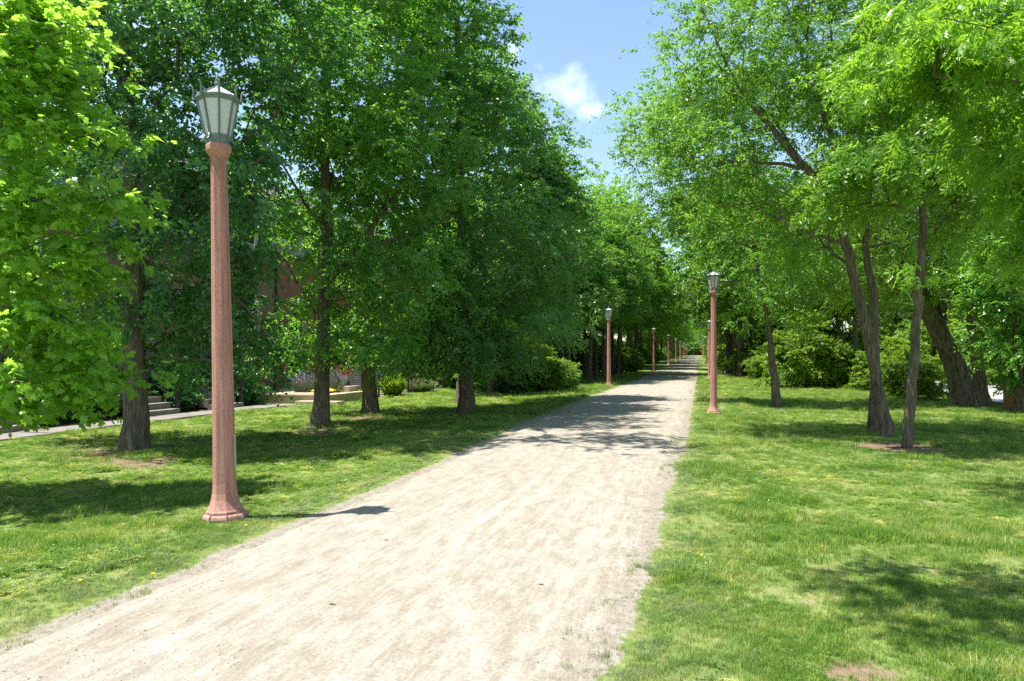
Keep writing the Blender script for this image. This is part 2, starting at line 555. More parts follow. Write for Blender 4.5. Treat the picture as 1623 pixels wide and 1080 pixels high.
def mat_blade():
    m, t, out = new_mat('grass_blade')
    g = nd(t, 'ShaderNodeNewGeometry'); p = g.outputs['Position']
    b = pbsdf(t, 0.5, 0.35)
    col, mixn = grass_color(t, p)
    oi = nd(t, 'ShaderNodeObjectInfo')
    rr = ramp(t, oi.outputs['Random'], [(0.0, (0.62, 0.78, 0.55)), (0.5, (1, 1, 1)), (0.8, (1.3, 1.2, 1.1)), (1.0, (2.4, 1.7, 2.0))])
    col = mixrgb(t, 1.0, col, rr.outputs['Color'], 'MULTIPLY')
    # limestone dust lying on the turf along both path edges
    sx = nd(t, 'ShaderNodeSeparateXYZ'); t.links.new(p, sx.inputs[0])
    ab = nd(t, 'ShaderNodeMath', operation='ADD'); t.links.new(sx.outputs['X'], ab.inputs[0]); ab.inputs[1].default_value = 2.1
    ab2 = nd(t, 'ShaderNodeMath', operation='ABSOLUTE'); t.links.new(ab.outputs[0], ab2.inputs[0])
    dr = ramp(t, mapr(t, ab2.outputs[0], 1.5, 2.9), [(0.0, 0.75), (0.25, 0.6), (0.55, 0.12), (0.9, 0.0)])
    nn = noise(t, p, 3.4, 4)
    nr = ramp(t, nn.outputs['Fac'], [(0.38, 0.0), (0.6, 1.0)])
    dm = nd(t, 'ShaderNodeMath', operation='MULTIPLY'); t.links.new(dr.outputs['Color'], dm.inputs[0]); t.links.new(nr.outputs['Color'], dm.inputs[1])
    col = mixrgb(t, dm.outputs[0], col, (0.25, 0.28, 0.20))
    t.links.new(col, b.inputs['Base Color'])
    tr = nd(t, 'ShaderNodeBsdfTranslucent')
    c2 = mixrgb(t, 1.0, col, (1.9, 2.0, 0.9), 'MULTIPLY')
    t.links.new(c2, tr.inputs['Color'])
    mx = nd(t, 'ShaderNodeMixShader'); mx.inputs['Fac'].default_value = 0.38
    t.links.new(b.outputs['BSDF'], mx.inputs[1]); t.links.new(tr.outputs['BSDF'], mx.inputs[2])
    t.links.new(mx.outputs['Shader'], out.inputs['Surface'])
    return m


def mapr(t, v, a, b):
    n = nd(t, 'ShaderNodeMapRange'); n.inputs['From Min'].default_value = a; n.inputs['From Max'].default_value = b
    t.links.new(v, n.inputs['Value'])
    return n.outputs['Result']


M['path'] = mat_path()
M['ground'] = mat_ground()
M['blade'] = mat_blade()
M['pavement'] = mat_simple('pavement', (0.21, 0.19, 0.17), 0.9, 0.18, 3, 0.3, bscale=90)
M['street'] = mat_simple('street_concrete', (0.36, 0.345, 0.33), 0.9, 0.12, 1.2, 0.3)
M['step'] = mat_simple('step_concrete', (0.20, 0.185, 0.165), 0.9, 0.2, 5, 0.3)
M['flagstone'] = mat_simple('flagstone', (0.42, 0.34, 0.25), 0.85, 0.18, 4, 0.3)
M['mulch'] = mat_simple('mulch', (0.12, 0.075, 0.05), 0.95, 0.5, 25, 1.0, bscale=40, bdist=0.03)
M['black_metal'] = mat_simple('black_metal', (0.012, 0.012, 0.013), 0.4, 0.2, 10, 0.05, 0.0, 0.5)
M['brick_brown'] = mat_simple('brick_brown', (0.27, 0.165, 0.12), 0.9, 0.35, 5, 0.4, bscale=70)
M['brick_red'] = mat_simple('brick_red', (0.36, 0.15, 0.105), 0.9, 0.3, 5, 0.4, bscale=70)
M['mortar'] = mat_simple('mortar', (0.38, 0.345, 0.30), 0.95, 0.15, 9, 0.3)
M['white_trim'] = mat_simple('white_trim', (0.74, 0.74, 0.71), 0.6, 0.06, 5, 0.05)
M['siding'] = mat_simple('siding', (0.40, 0.35, 0.31), 0.7, 0.08, 3, 0.1)
M['roof'] = mat_simple('roof_shingle', (0.10, 0.09, 0.085), 0.9, 0.3, 12, 0.5, bscale=30, bdist=0.02)
M['pane'] = mat_simple('window_pane', (0.02, 0.025, 0.03), 0.08, 0.1, 2, 0.0, 0.0, 0.8)
M['terracotta'] = mat_simple('terracotta', (0.55, 0.20, 0.065), 0.8, 0.15, 10, 0.15)
M['planter_grey'] = mat_simple('planter_grey', (0.26, 0.28, 0.24), 0.7, 0.15, 10, 0.15)
M['yellow_cloth'] = mat_simple('yellow_cloth', (0.75, 0.55, 0.03), 0.8, 0.1, 10, 0.2)
M['navy_cloth'] = mat_simple('navy_cloth', (0.03, 0.05, 0.11), 0.8, 0.2, 10, 0.2)
M['mesh_grey'] = mat_simple('mesh_grey', (0.13, 0.13, 0.135), 0.7, 0.15, 10, 0.2)
M['twig'] = mat_simple('dry_twig', (0.12, 0.075, 0.045), 0.9, 0.3, 30, 0.2)
M['dandelion'] = mat_simple('dandelion_yellow', (0.80, 0.58, 0.01), 0.7, 0.1, 30, 0.1)
M['clover_white'] = mat_simple('clover_white', (0.62, 0.60, 0.52), 0.7, 0.1, 30, 0.1)

# ------------------------------------------------------------------ ground and path


def edge_l(y):
    y = np.asarray(y, float)
    return -3.70 - 0.45 * smooth(6, 24, y) + 0.17 * (fbm(y * 0.9, y * 0 + 2.2, 3, 4) - 0.5) + 0.10 * (fbm(y * 6, y * 0 + 5.1, 8, 3) - 0.5)


def edge_r(y):
    y = np.asarray(y, float)
    return -0.42 + 0.14 * smooth(6, 14, y) + 0.20 * (fbm(y * 1.1, y * 0 + 7.7, 4, 4) - 0.5) + 0.16 * (fbm(y * 5, y * 0 + 1.3, 9, 3) - 0.5)


DIRT = [(-8.7, 9.7, 1.1, 0.65), (-10.2, 10.1, 1.3, 0.5), (-11.2, 10.9, 1.0, 0.45), (-8.2, 14.3, 1.0, 0.5), (-8.9, 18.2, 1.1, 0.5), (-6.5, 19.2, 1.0, 0.55),
        (3.45, 14.6, 1.2, 0.7), (2.0, 8.4, 0.8, 0.26), (1.55, 7.4, 0.55, 0.3), (0.85, 7.9, 0.4, 0.32), (0.75, 3.9, 0.34, 0.42), (2.6, 9.2, 0.9, 0.32), (1.9, 5.9, 0.6, 0.30), (0.9, 5.0, 0.6, 0.30), (3.2, 8.0, 0.8, 0.36), (1.2, 9.6, 0.5, 0.3),
        (2.3, 24.0, 0.6, 0.5), (8.4, 26.2, 1.3, 0.4), (-7.9, 7.2, 0.5, 0.35), (-7.0, 22.8, 0.9, 0.45), (-9.5, 30, 2.2, 0.4)]


def dirt(x, y):
    x = np.asarray(x, float); y = np.asarray(y, float)
    d = np.zeros(np.broadcast(x, y).shape)
    n = fbm(x * 1.7, y * 1.7, 21, 4)
    for cx, cyy, r, s in DIRT:
        q = np.hypot(x - cx, y - cyy) / r
        d = np.maximum(d, s * (1.25 - smooth(0.2, 1.2, q)) * (1 - smooth(0.7, 1.3, q)) * (0.35 + 1.3 * n))
    ed_ = np.minimum(np.abs(x - edge_l(y)), np.abs(x - edge_r(y)))
    d = np.maximum(d, (0.40 - 0.5 * smooth(0.03, 0.3, ed_)) * (y < 70))
    d = np.maximum(d, 0.9 * smooth(0.56, 0.72, fbm(x * 0.8 + 9, y * 0.8, 31, 5)) * 0.4)
    return d


def lin(a, b, s):
    return np.arange(a, b, s)


gx = np.concatenate([[-900, -500, -300, -200, -140, -100, -70, -50, -38, -30, -25, -21], lin(-18.5, -16, 0.5), lin(-16, 9.0, 0.14), lin(9, 16, 0.5), [17, 19, 22, 26, 32, 40, 55, 75, 100, 140, 200, 300, 500, 900]])
gy = np.concatenate([[-600, -300, -120, -60, -30, -15, -8, -4, -2, 0], lin(1, 24, 0.14), lin(24, 48, 0.4), lin(48, 120, 2), lin(120, 300, 10), [300, 330, 360, 420, 500, 650, 900, 1300, 1900, 2600]])
X, Y = np.meshgrid(gx, gy, indexing='ij')
Z = gz(X, np.minimum(Y, 420))
# street and yard to the right sit a little lower
ni, nj = X.shape
idx = np.arange(ni * nj).reshape(ni, nj)
Q = np.stack([idx[:-1, :-1], idx[1:, :-1], idx[1:, 1:], idx[:-1, 1:]], -1).reshape(-1, 4)
me = mesh_np('ground', np.stack([X, Y, Z], -1).reshape(-1, 3), quads=Q, smooth_shade=True)
_ed = np.maximum(0, np.maximum(edge_l(Y) - X, X - edge_r(Y)) + 0.10)
at_g = me.attributes.new('gravel', 'FLOAT', 'POINT')
at_g.data.foreach_set('value', ((1.2 - 1.25 * smooth(0.0, 0.26, _ed)) * (Y < 80)).ravel().astype(np.float32))
at_d = me.attributes.new('dirt', 'FLOAT', 'POINT')
at_d.data.foreach_set('value', dirt(X, Y).ravel().astype(np.float32))
ground = ob('ground', me, M['ground'])
tag(ground, 'green mown lawn with worn bare patches on both sides of path', 'ground', kind='structure')

py_ = np.concatenate([lin(-10, 1, 0.5), lin(1, 22, 0.05), lin(22, 60, 0.25), lin(60, 306, 3)])
pu = np.concatenate([[0, 0.012, 0.03, 0.06, 0.1], np.linspace(0.13, 0.87, 52), [0.9, 0.94, 0.97, 0.988, 1]])
PL, PR = edge_l(py_), edge_r(py_)
PX = PL[:, None] * (1 - pu) + PR[:, None] * pu
PY = np.repeat(py_[:, None], len(pu), 1)
ee = np.minimum(pu, 1 - pu)
PZ = gz(PX, PY) - 0.02 + 0.050 * smooth(0, 0.10, ee)[None, :] + 0.016 * (fbm(PX * 1.2, PY * 0.5, 41, 4) - 0.5) * smooth(0, 0.1, ee)[None, :] * (PY < 60)
ni, nj = PX.shape
idx = np.arange(ni * nj).reshape(ni, nj)
Q = np.stack([idx[:-1, :-1], idx[:-1, 1:], idx[1:, 1:], idx[1:, :-1]], -1).reshape(-1, 4)
me = mesh_np('path', np.stack([PX, PY, PZ], -1).reshape(-1, 3), quads=Q, smooth_shade=True)
a_e = me.attributes.new('edge', 'FLOAT', 'POINT')
a_e.data.foreach_set('value', np.repeat((1 - smooth(0, 0.035, ee))[None, :], ni, 0).ravel().astype(np.float32))
_vp = [at(*q).xy for q in ((745, 1085), (752, 1040), (741, 1000), (716, 962), (700, 922), (710, 884), (738, 850), (800, 803), (858, 758))]
dv_ = np.full(PX.shape, 9.0)
for pl in (_vp,):
    for a_, b_ in zip(pl[:-1], pl[1:]):
        ab_ = b_ - a_; tt = np.clip(((PX - a_.x) * ab_.x + (PY - a_.y) * ab_.y) / ab_.length_squared, 0, 1)
        dv_ = np.minimum(dv_, np.hypot(PX - a_.x - tt * ab_.x, PY - a_.y - tt * ab_.y))
a_v = me.attributes.new('worn', 'FLOAT', 'POINT')
a_v.data.foreach_set('value', (np.exp(-(dv_ / 0.038) ** 2) * (0.1 + 0.85 * fbm(PX * 3, PY * 3, 88, 3))).ravel().astype(np.float32))
path = ob('path', me, M['path'])
tag(path, 'pale crushed limestone path running straight to the vanishing point', 'path', kind='structure')

# ------------------------------------------------------------------ trees


LEAF = {}


def _sym(right):
    """closed half outline from base to tip -> fan triangles of both halves about the midrib"""
    n = len(right)
    V = [(0, 0, 0)] + [(x, y, 0.32 * abs(y)) for x, y in right] + [(1, 0, -0.10)] + [(x, -y, 0.32 * abs(y)) for x, y in right]
    T = []
    tip = n + 1
    for s in (0, 1):
        ids = [0] + [(1 + i) if s == 0 else (tip + 1 + i) for i in range(n)] + [tip]
        for i in range(1, len(ids) - 1):
            T.append((ids[0], ids[i], ids[i + 1]) if s else (ids[0], ids[i + 1], ids[i]))
    return np.array(V, float), np.array(T)


LEAF['ovate'] = _sym([(0.22, 0.30), (0.62, 0.24)])
LEAF['rhomb'] = _sym([(0.42, 0.30)])
LEAF['lance'] = _sym([(0.40, 0.15)])
_mo = [(0.0, 0.0), (-0.02, -0.20), (-0.14, -0.42), (0.16, -0.36), (0.22, -0.62), (0.40, -0.44), (0.62, -0.56), (0.60, -0.24), (0.78, -0.20), (1.0, 0.0), (0.78, 0.20), (0.60, 0.24), (0.62, 0.56), (0.40, 0.44), (0.22, 0.62), (0.16, 0.36), (-0.14, 0.42), (-0.02, 0.20)]
_mv = [(0.36, 0, 0.07)] + [(x, y, -0.22 * (y * y) - 0.12 * max(0, x - 0.6)) for x, y in _mo]
LEAF['maple'] = (np.array(_mv), np.array([(0, i, i % len(_mo) + 1) for i in range(1, len(_mo) + 1)]))


def _pinnate(pairs, lw, ll):
    V = []; T = []
    def leaflet(b, ang, L):
        n = len(V); c, s = math.cos(ang), math.sin(ang)
        for x, y, z in ((0, 0, 0), (0.42, lw, 0.05), (1, 0, -0.16), (0.42, -lw, 0.05)):
            V.append((b[0] + L * (x * c - y * s), b[1] + L * (x * s + y * c), b[2] + L * z))
        T.extend([(n, n + 2, n + 1), (n, n + 3, n + 2)])
    for i in range(pairs):
        x = 0.22 + 0.55 * i / max(1, pairs - 1)
        for s in (1, -1):
            leaflet((x, 0, -0.1 * x * x), s * math.radians(48), ll)
    leaflet((0.8, 0, -0.08), 0, ll)
    n = len(V)
    V.extend([(0, 0.006, 0), (0, -0.006, 0), (0.82, 0, -0.08)]); T.append((n, n + 1, n + 2))
    return np.array(V, float), np.array(T)


LEAF['pinnate'] = _pinnate(3, 0.20, 0.46)
LEAF['ash'] = _pinnate(2, 0.23, 0.50)


def nrm(a):
    return a / (np.linalg.norm(a, axis=-1, keepdims=True) + 1e-9)


def skeleton(rng, trunk, limbs, att, r_tip=0.0055, power=2.35, step=0.45, bias=0.22):
    """minimal-path tree through the attraction points"""
    P = []; par = []; R0 = []; plen = []

    def add(p, pa, r):
        P.append(np.array(p, float)); par.append(pa); R0.append(r)
        plen.append(0.0 if pa < 0 else plen[pa] + np.linalg.norm(P[-1] - P[pa]))
        return len(P) - 1

    def poly(pts, r0, r1, pa):
        pts = np.array(pts, float)
        d = np.concatenate([[0], np.cumsum(np.linalg.norm(np.diff(pts, axis=0), axis=1))])
        n = max(3, int(d[-1] / 0.22))
        # smooth the polyline (Catmull-like by double averaging)
        s = np.linspace(0, d[-1], n)
        q = np.stack([np.interp(s, d, pts[:, k]) for k in range(3)], -1)
        for _ in range(4):
            q[1:-1] = 0.25 * q[:-2] + 0.5 * q[1:-1] + 0.25 * q[2:]
        q[1:-1] += rng.normal(0, 0.012, (n - 2, 3))
        last = pa
        for i in range(n):
            if pa >= 0 and i == 0: continue
            last = add(q[i], last, r0 + (r1 - r0) * (i / (n - 1)) ** 0.85)
        return last

    poly(trunk[0], trunk[1], trunk[2], -1)
    n_tr = len(P)
    for pts, r0, r1 in limbs:
        A = np.array(P); k = int(np.argmin(np.linalg.norm(A - np.array(pts[0]), axis=1)))
        poly([P[k]] + [np.array(p, float) for p in pts[1:]], r0, r1, k)
    base = np.array(P)
    dm = np.min(np.linalg.norm(att[:, None, :] - base[None], axis=2), axis=1)
    order = np.argsort(dm)
    cap = len(P) + len(att) * 12 + 50
    A = np.zeros((cap, 3)); A[:len(P)] = base
    L = np.zeros(cap); L[:len(P)] = plen
    n = len(P)
    zlow = 0.22 * base[:n_tr, 2].max()
    tips = []
    for k in order:
        p = att[k]
        d = np.linalg.norm(A[:n] - p, axis=1)
        cost = d + bias * L[:n] + 0.5 * np.maximum(0, A[:n, 2] - p[2] - 0.2) + 3.0 * (A[:n, 2] < min(zlow, p[2] * 0.6))
        j = int(np.argmin(cost))
        v = p - A[j]; dist = d[j]
        m = max(1, min(10, int(dist / step)))
        pa = j
        sag = rng.normal(0, 0.05 * dist, 3)
        for i in range(1, m + 1):
            f = i / m
            q = A[j] + v * f + np.array([0, 0, 0.10 * dist]) * math.sin(PI * f) + sag * math.sin(PI * f)
            pa = add(q, pa, 0.0)
            A[n] = q; L[n] = plen[-1]; n += 1
        tips.append(pa)
    P = np.array(P); par = np.array(par); R0 = np.array(R0)
    acc = np.zeros(len(P))
    isl = np.ones(len(P), bool); isl[par[par >= 0]] = False
    acc[isl] = r_tip ** power
    for i in range(len(P) - 1, 0, -1):
        if acc[i] == 0: acc[i] = r_tip ** power
        acc[par[i]] += acc[i]
    R = np.maximum(acc ** (1 / power), R0)
    return P, par, R, np.array(tips)


def wood_mesh(name, P, par, R, rmin=0.007, furrow=0.05, flare=0.45, seed=0):
    n = len(P)
    ch = [[] for _ in range(n)]
    for i in range(1, n): ch[par[i]].append(i)
    starts = [(0, -1)]
    VV = []; QQ = []; nv = 0
    while starts:
        s, pa = starts.pop()
        if R[s] < rmin and s != 0: continue
        chain = [s] if pa < 0 else [pa, s]
        cur = s
        while ch[cur]:
            c = ch[cur]
            b = max(c, key=lambda q: R[q])
            for q in c:
                if q != b: starts.append((q, cur))
            if R[b] < rmin: break
            chain.append(b); cur = b
        if len(chain) < 2: continue
        pts = P[chain]; rr = R[chain].copy()
        if pa >= 0: rr[0] = min(rr[0], rr[1] * 1.25)
        rmx = rr.max()
        S = 22 if rmx > 0.11 else 10 if rmx > 0.05 else 6 if rmx > 0.02 else 4
        rd = None
        if rmx > 0.11:
            if pa < 0:
                z = pts[:, 2] - pts[0, 2]
                rr = rr * (1 + flare * np.exp(-z / 0.22) + 0.12 * np.exp(-z / 0.9))
                pts = pts.copy(); pts[0, 2] -= 0.12
            def rd(a, i, PP, fl=flare if pa < 0 else 0):
                zz = PP[:, 2][:, None]
                lob = 1 + 0.22 * fl * np.exp(-(zz - PP[0, 2]) / 0.3) * np.cos(a * 5 + seed)
                return lob * (1 + furrow * (2 * vnoise(a * 22 / (2 * PI) * 0.9 + seed, zz * 1.5, seed) - 1) + furrow * 0.7 * np.sin(3 * a + zz * 0.8 + seed))
        V, Q = tube_np(pts, rr, S, rd)
        VV.append(V); QQ.append(Q + nv); nv += len(V)
    return mesh_np(name, np.concatenate(VV), quads=np.concatenate(QQ), smooth_shade=True)


def leaf_frames(rng, P, par, tips, clump, ntw, m, tlen, size, centre, droop, upb):
    """positions and axes of all leaves: ntw twigs per tip with m leaves each"""
    nt = len(tips)
    tp = P[tips]; pp = P[par[tips]]
    d0 = nrm(tp - pp)
    out = nrm(tp - centre)
    base = np.repeat(tp, ntw, 0)
    dirs = nrm(np.repeat(0.55 * d0 + 0.55 * out, ntw, 0) + rng.normal(0, 0.62, (nt * ntw, 3)) * np.array([1, 1, 0.65]) + np.array([0, 0, 0.12]))
    Ls = tlen * rng.uniform(0.45, 1.15, nt * ntw)
    f = (np.arange(m) + 0.6) / m
    f = np.tile(f, nt * ntw) + rng.normal(0, 0.25 / m, nt * ntw * m)
    b = np.repeat(base, m, 0); dd = np.repeat(dirs, m, 0); LL = np.repeat(Ls, m)
    pos = b + dd * (f * LL)[:, None] + np.array([0, 0, -1.0]) * (droop * LL * f ** 2)[:, None]
    N = len(pos)
    side = nrm(np.cross(dd, np.array([0, 0, 1.0])) + rng.normal(0, 0.15, (N, 3)))
    sg = np.where(np.arange(N) % 2 == 0, 1.0, -1.0)[:, None]
    ax = nrm(dd * 0.55 + side * sg * 0.75 + np.array([0, 0, -1.0]) * (droop + 0.15) + rng.normal(0, 0.3, (N, 3)))
    nm = np.array([0, 0, 1.0]) * upb + rng.normal(0, 0.50, (N, 3)) + 0.25 * np.repeat(np.repeat(out, ntw, 0), m, 0)
    nm = nrm(nm - ax * np.sum(nm * ax, 1, keepdims=True))
    bt = np.cross(nm, ax)
    sz = size * rng.uniform(0.5, 1.3, N)
    lv = 0.5 * np.repeat(np.repeat(clump, ntw), m) + 0.5 * rng.random(N)
    return pos, ax, bt, nm, sz, lv


def leaf_mesh(name, kind, fr):
    pos, ax, bt, nm, sz, lv = fr
    LV, LT = LEAF[kind]
    V = pos[:, None, :] + sz[:, None, None] * (LV[None, :, 0:1] * ax[:, None, :] + LV[None, :, 1:2] * bt[:, None, :] + LV[None, :, 2:3] * nm[:, None, :])
    T = (LT[None] + (np.arange(len(pos)) * len(LV))[:, None, None]).reshape(-1, 3)
    me = mesh_np(name, V.reshape(-1, 3), tris=T)
    a = me.attributes.new('lv', 'FLOAT', 'FACE')
    a.data.foreach_set('value', np.repeat(lv, len(LT)).astype(np.float32))
    return me


def crown_points(rng, env, nclump, per, sig, zmin, flat=0.5):
    """clumps spread through a union of ellipsoids (local coordinates)"""
    env = np.array(env, float)
    vol = env[:, 3] * env[:, 4] * env[:, 5]
    w = vol ** 0.8; w /= w.sum()
    k = rng.choice(len(env), nclump, p=w)
    d = nrm(rng.normal(0, 1, (nclump, 3)))
    r = rng.random(nclump) ** 0.30
    c = env[k, :3] + d * r[:, None] * env[k, 3:6]
    cv = rng.random(nclump)
    pts = np.repeat(c, per, 0) + rng.normal(0, 1, (nclump * per, 3)) * np.array([sig, sig, sig * flat])
    cv = np.repeat(cv, per)
    ok = pts[:, 2] > zmin
    return pts[ok], cv[ok]


def tree(name, label, cat, base, trunk, limbs, env, leaf, mat, bark='bark', seed=1, nclump=150, per=7, sig=0.42, ntw=5, m=8, tlen=0.45,
         size=0.09, droop=0.25, upb=0.8, zmin=1.0, group=None, picked=0, rmin=0.007, furrow=0.05, flare=0.45, flat=0.5, local=False, r_tip=0.0055):
    """trunk: (points, r0, r1), env: ellipsoids; all in world coordinates unless local"""
    rng = np.random.default_rng(seed)
    b = np.array(base, float)
    if not local:
        trunk = ([np.array(p) - b for p in trunk[0]], trunk[1], trunk[2])
        limbs = [([np.array(p) - b for p in l[0]], l[1], l[2]) for l in limbs]
        env = [(e[0] - b[0], e[1] - b[1], e[2] - b[2], *e[3:6]) for e in env]
    att, cv = crown_points(rng, env, nclump, per, sig, zmin, flat)
    P, par, R, tips = skeleton(rng, trunk, limbs, att, r_tip)
    # tips are in the sorted order used by skeleton
    base_nodes = None
    ordv = cv[_last_order(att, P, par, tips)]
    centre = np.average(att, axis=0)
    fr = leaf_frames(rng, P, par, tips, ordv, ntw, m, tlen, size, centre, droop, upb)
    t = thing(name, label, cat, base, 0, group)
    ob('trunk', wood_mesh(name + '_trunk', P, par, R, rmin, furrow, flare, seed), M[bark], t)
    if picked:
        pw = fr[0] + b
        rel = pw - np.array([0, 0, EYE])
        fwd = np.array([-math.sin(YAW) * math.cos(PIT), math.cos(YAW) * math.cos(PIT), math.sin(PIT)])
        rgt = np.array([math.cos(YAW), math.sin(YAW), 0]); upv = np.cross(rgt, fwd)
        dz = rel @ fwd; ux = (rel @ rgt) / dz * F; uy = (rel @ upv) / dz * F
        inside = (dz > 1) & (np.abs(ux) < 800) & (np.abs(uy) < 530)
        face = np.abs(np.sum(fr[3] * nrm(rel), 1))
        score = np.where(inside, fr[4] / np.maximum(dz, 0.1) * (0.35 + face), -1)
        pick = np.argsort(-score)[:picked]
        keep = np.ones(len(pw), bool); keep[pick] = False
        LV, LT = LEAF[leaf]
        lms = []
        for q in range(6):
            lm = mesh_np(name + '_leaf', LV, tris=LT)
            a = lm.attributes.new('lv', 'FLOAT', 'FACE'); a.data.foreach_set('value', np.full(len(LT), 0.12 + 0.15 * q, np.float32))
            lm.materials.append(M[mat]); lms.append(lm)
        for i in pick:
            o = bpy.data.objects.new('leaf', lms[int(fr[5][i] * 5.99)])
            C.objects.link(o); o.parent = t
            mtx = Matrix.Identity(4)
            for r_ in range(3):
                mtx[r_][0] = fr[1][i][r_] * fr[4][i]; mtx[r_][1] = fr[2][i][r_] * fr[4][i]; mtx[r_][2] = fr[3][i][r_] * fr[4][i]; mtx[r_][3] = fr[0][i][r_]
            o.matrix_basis = mtx
        fr = tuple(a[keep] for a in fr)
    cr_ = ob('crown', leaf_mesh(name + '_crown', leaf, fr), M[mat], t)
    cr_['kind'] = 'stuff'
    return t


def _last_order(att, P, par, tips):
    # match every tip back to its attraction point (each tip lies on its point)
    order = np.zeros(len(tips), int)
    key = {tuple(np.round(a, 5)): i for i, a in enumerate(att)}
    for n, tp in enumerate(tips):
        order[n] = key.get(tuple(np.round(P[tp], 5)), 0)
    return order


def E(px, py, D, rx, ry, rd):
    """an ellipsoid of foliage given by where it is seen, its distance and its depth"""
    c = atD(px, py, D)
    return (c.x, c.y, c.z, rx * D / F, rd, ry * D / F)


def TR(pts, D, r0, r1, base=None):
    """a trunk or limb line through places seen at distance D (or per-point distances)"""
    out = []
    for p in pts:
        d = p[2] if len(p) > 2 else D
        out.append(atD(p[0], p[1], d))
    if base is not None: out[0] = base
    return (out, r0, r1)


def depth_of(v):
    return -math.sin(YAW) * math.cos(PIT) * v[0] + math.cos(YAW) * math.cos(PIT) * v[1] + math.sin(PIT) * (v[2] - EYE)


# --- foreground maple, trunk outside the left edge
b = Vector((-9.9, 5.2, 0)); b.z = gzf(b.x, b.y)
tree('maple_tree', 'bright yellow-green maple with large lobed leaves reaching in beside the nearest lamp', 'tree', b,
     ([b, b + Vector((0.05, 0.05, 2)), b + Vector((0.1, 0.2, 4.5)), b + Vector((0.2, 0.3, 7.5))], 0.17, 0.05), [],
     [E(10, 40, 8.2, 85, 70, 0.8), E(60, 20, 8.2, 40, 40, 0.5), E(40, 180, 8.2, 95, 75, 0.8), E(95, 110, 8.1, 50, 18, 0.35), E(50, 300, 8.2, 110, 60, 0.8), E(120, 215, 8.1, 50, 18, 0.4), E(125, 320, 8.1, 62, 22, 0.45), E(60, 420, 8.2, 110, 60, 0.8), E(130, 400, 8.0, 50, 22, 0.4),
      E(30, 540, 8.0, 110, 70, 0.8), E(110, 490, 8.0, 62, 22, 0.4), E(105, 585, 8.0, 72, 22, 0.4), E(70, 640, 8.0, 70, 28, 0.4), E(10, 630, 8.1, 80, 40, 0.5), E(-120, 350, 8.4, 110, 220, 1.0)],
     'maple', 'leaf_maple', 'bark', 11, nclump=150, per=6, sig=0.22, ntw=4, m=5, tlen=0.34, size=0.088, droop=0.3, upb=1.0, zmin=0.75, picked=300, flat=0.25)

# --- left row
b = at(215, 712)
D = depth_of(b)
tree('linden_tree', 'stout-trunked tree with dark blue-green leaves just left of the nearest lamp', 'tree', b,
     TR([(215, 712), (214, 560), (213, 400), (205, 200), (200, 40), (204, -150)], D, 0.205, 0.07, b),
     [TR([(213, 430), (150, 330), (100, 240)], D, 0.06, 0.02), TR([(210, 300), (290, 330), (350, 300), (430, 240)], D, 0.07, 0.025), TR([(204, 160), (160, 60), (90, -20)], D, 0.06, 0.02), TR([(203, 60), (180, 20), (170, -60)], D, 0.05, 0.02), TR([(212, 420), (300, 430), (380, 470), (430, 540)], D, 0.05, 0.015)],
     [E(300, 150, D, 170, 150, 2.0), E(330, 330, D, 150, 120, 1.8), E(290, 490, D + .3, 120, 75, 1.5), E(420, 570, D + 1.0, 62, 62, 0.9), E(130, 190, D + .6, 120, 170, 1.8), E(240, 270, D + .7, 110, 110, 1.2), E(120, 450, D + 1.2, 120, 90, 1.3), E(160, 560, D + 1.4, 100, 40, 1.0), E(310, 545, D + 1.0, 100, 45, 1.0), E(230, -60, D, 260, 130, 2.4), E(420, 20, D + .5, 110, 130, 1.8)],
     'ovate', 'leaf_dark', 'bark', 12, nclump=400, per=6, sig=0.30, ntw=5, m=7, tlen=0.42, size=0.095, droop=0.4, upb=0.45, zmin=1.0)

b = at(508, 676)
D = depth_of(b)
tree('forked_tree', 'fork-trunked dark green tree standing second along the left lawn', 'tree', b,
     TR([(508, 676), (511, 560), (516, 450), (520, 380), (515, 250), (520, 100), (530, -60)], D, 0.185, 0.06, b),
     [TR([(516, 455), (545, 415), (575, 385), (600, 345), (640, 290)], D, 0.11, 0.04), TR([(575, 390), (620, 385), (660, 370), (720, 340)], D, 0.05, 0.02), TR([(520, 372), (495, 340), (470, 300), (440, 250)], D, 0.06, 0.02), TR([(513, 520), (485, 470), (450, 410)], D, 0.05, 0.02), TR([(545, 430), (580, 440), (630, 460)], D, 0.035, 0.015)],
     [E(540, 60, D, 170, 150, 2.3), E(480, 270, D, 120, 110, 1.8), E(620, 250, D, 140, 110, 2.0), E(600, 430, D - .3, 130, 80, 1.7), E(490, 500, D + .3, 60, 75, 1.2), E(560, 550, D - .5, 100, 45, 1.2), E(560, -110, D, 190, 110, 2.4), (-5.6, 11.9, 9.5, 1.7, 0.7, 0.7), (-4.3, 11.0, 9.6, 0.9, 0.4, 0.5), (-4.6, 12.9, 9.4, 1.1, 0.35, 0.5)],
     'ovate', 'leaf_mid', 'bark_pale', 13, nclump=385, per=6, sig=0.32, ntw=5, m=7, tlen=0.42, size=0.10, droop=0.3, upb=0.5, zmin=1.5)

b = at(588, 655)
D = depth_of(b)
tree('spreading_tree', 'dark green tree with flared trunk standing third along the left lawn', 'tree', b,
     TR([(588, 655), (583, 560), (580, 450), (582, 300), (590, 120), (600, -40)], D, 0.21, 0.05, b), [],
     [E(640, 160, D, 150, 150, 2.6), E(620, 360, D, 150, 110, 2.6), E(660, 510, D - .4, 120, 62, 2.0), E(520, 540, D, 80, 60, 1.6), E(640, -10, D, 150, 110, 2.4), E(700, 60, D, 90, 100, 2.0)],
     'rhomb', 'leaf_mid', 'bark', 14, nclump=300, per=6, sig=0.38, ntw=5, m=7, tlen=0.48, size=0.115, droop=0.3, upb=0.5, zmin=1.3)

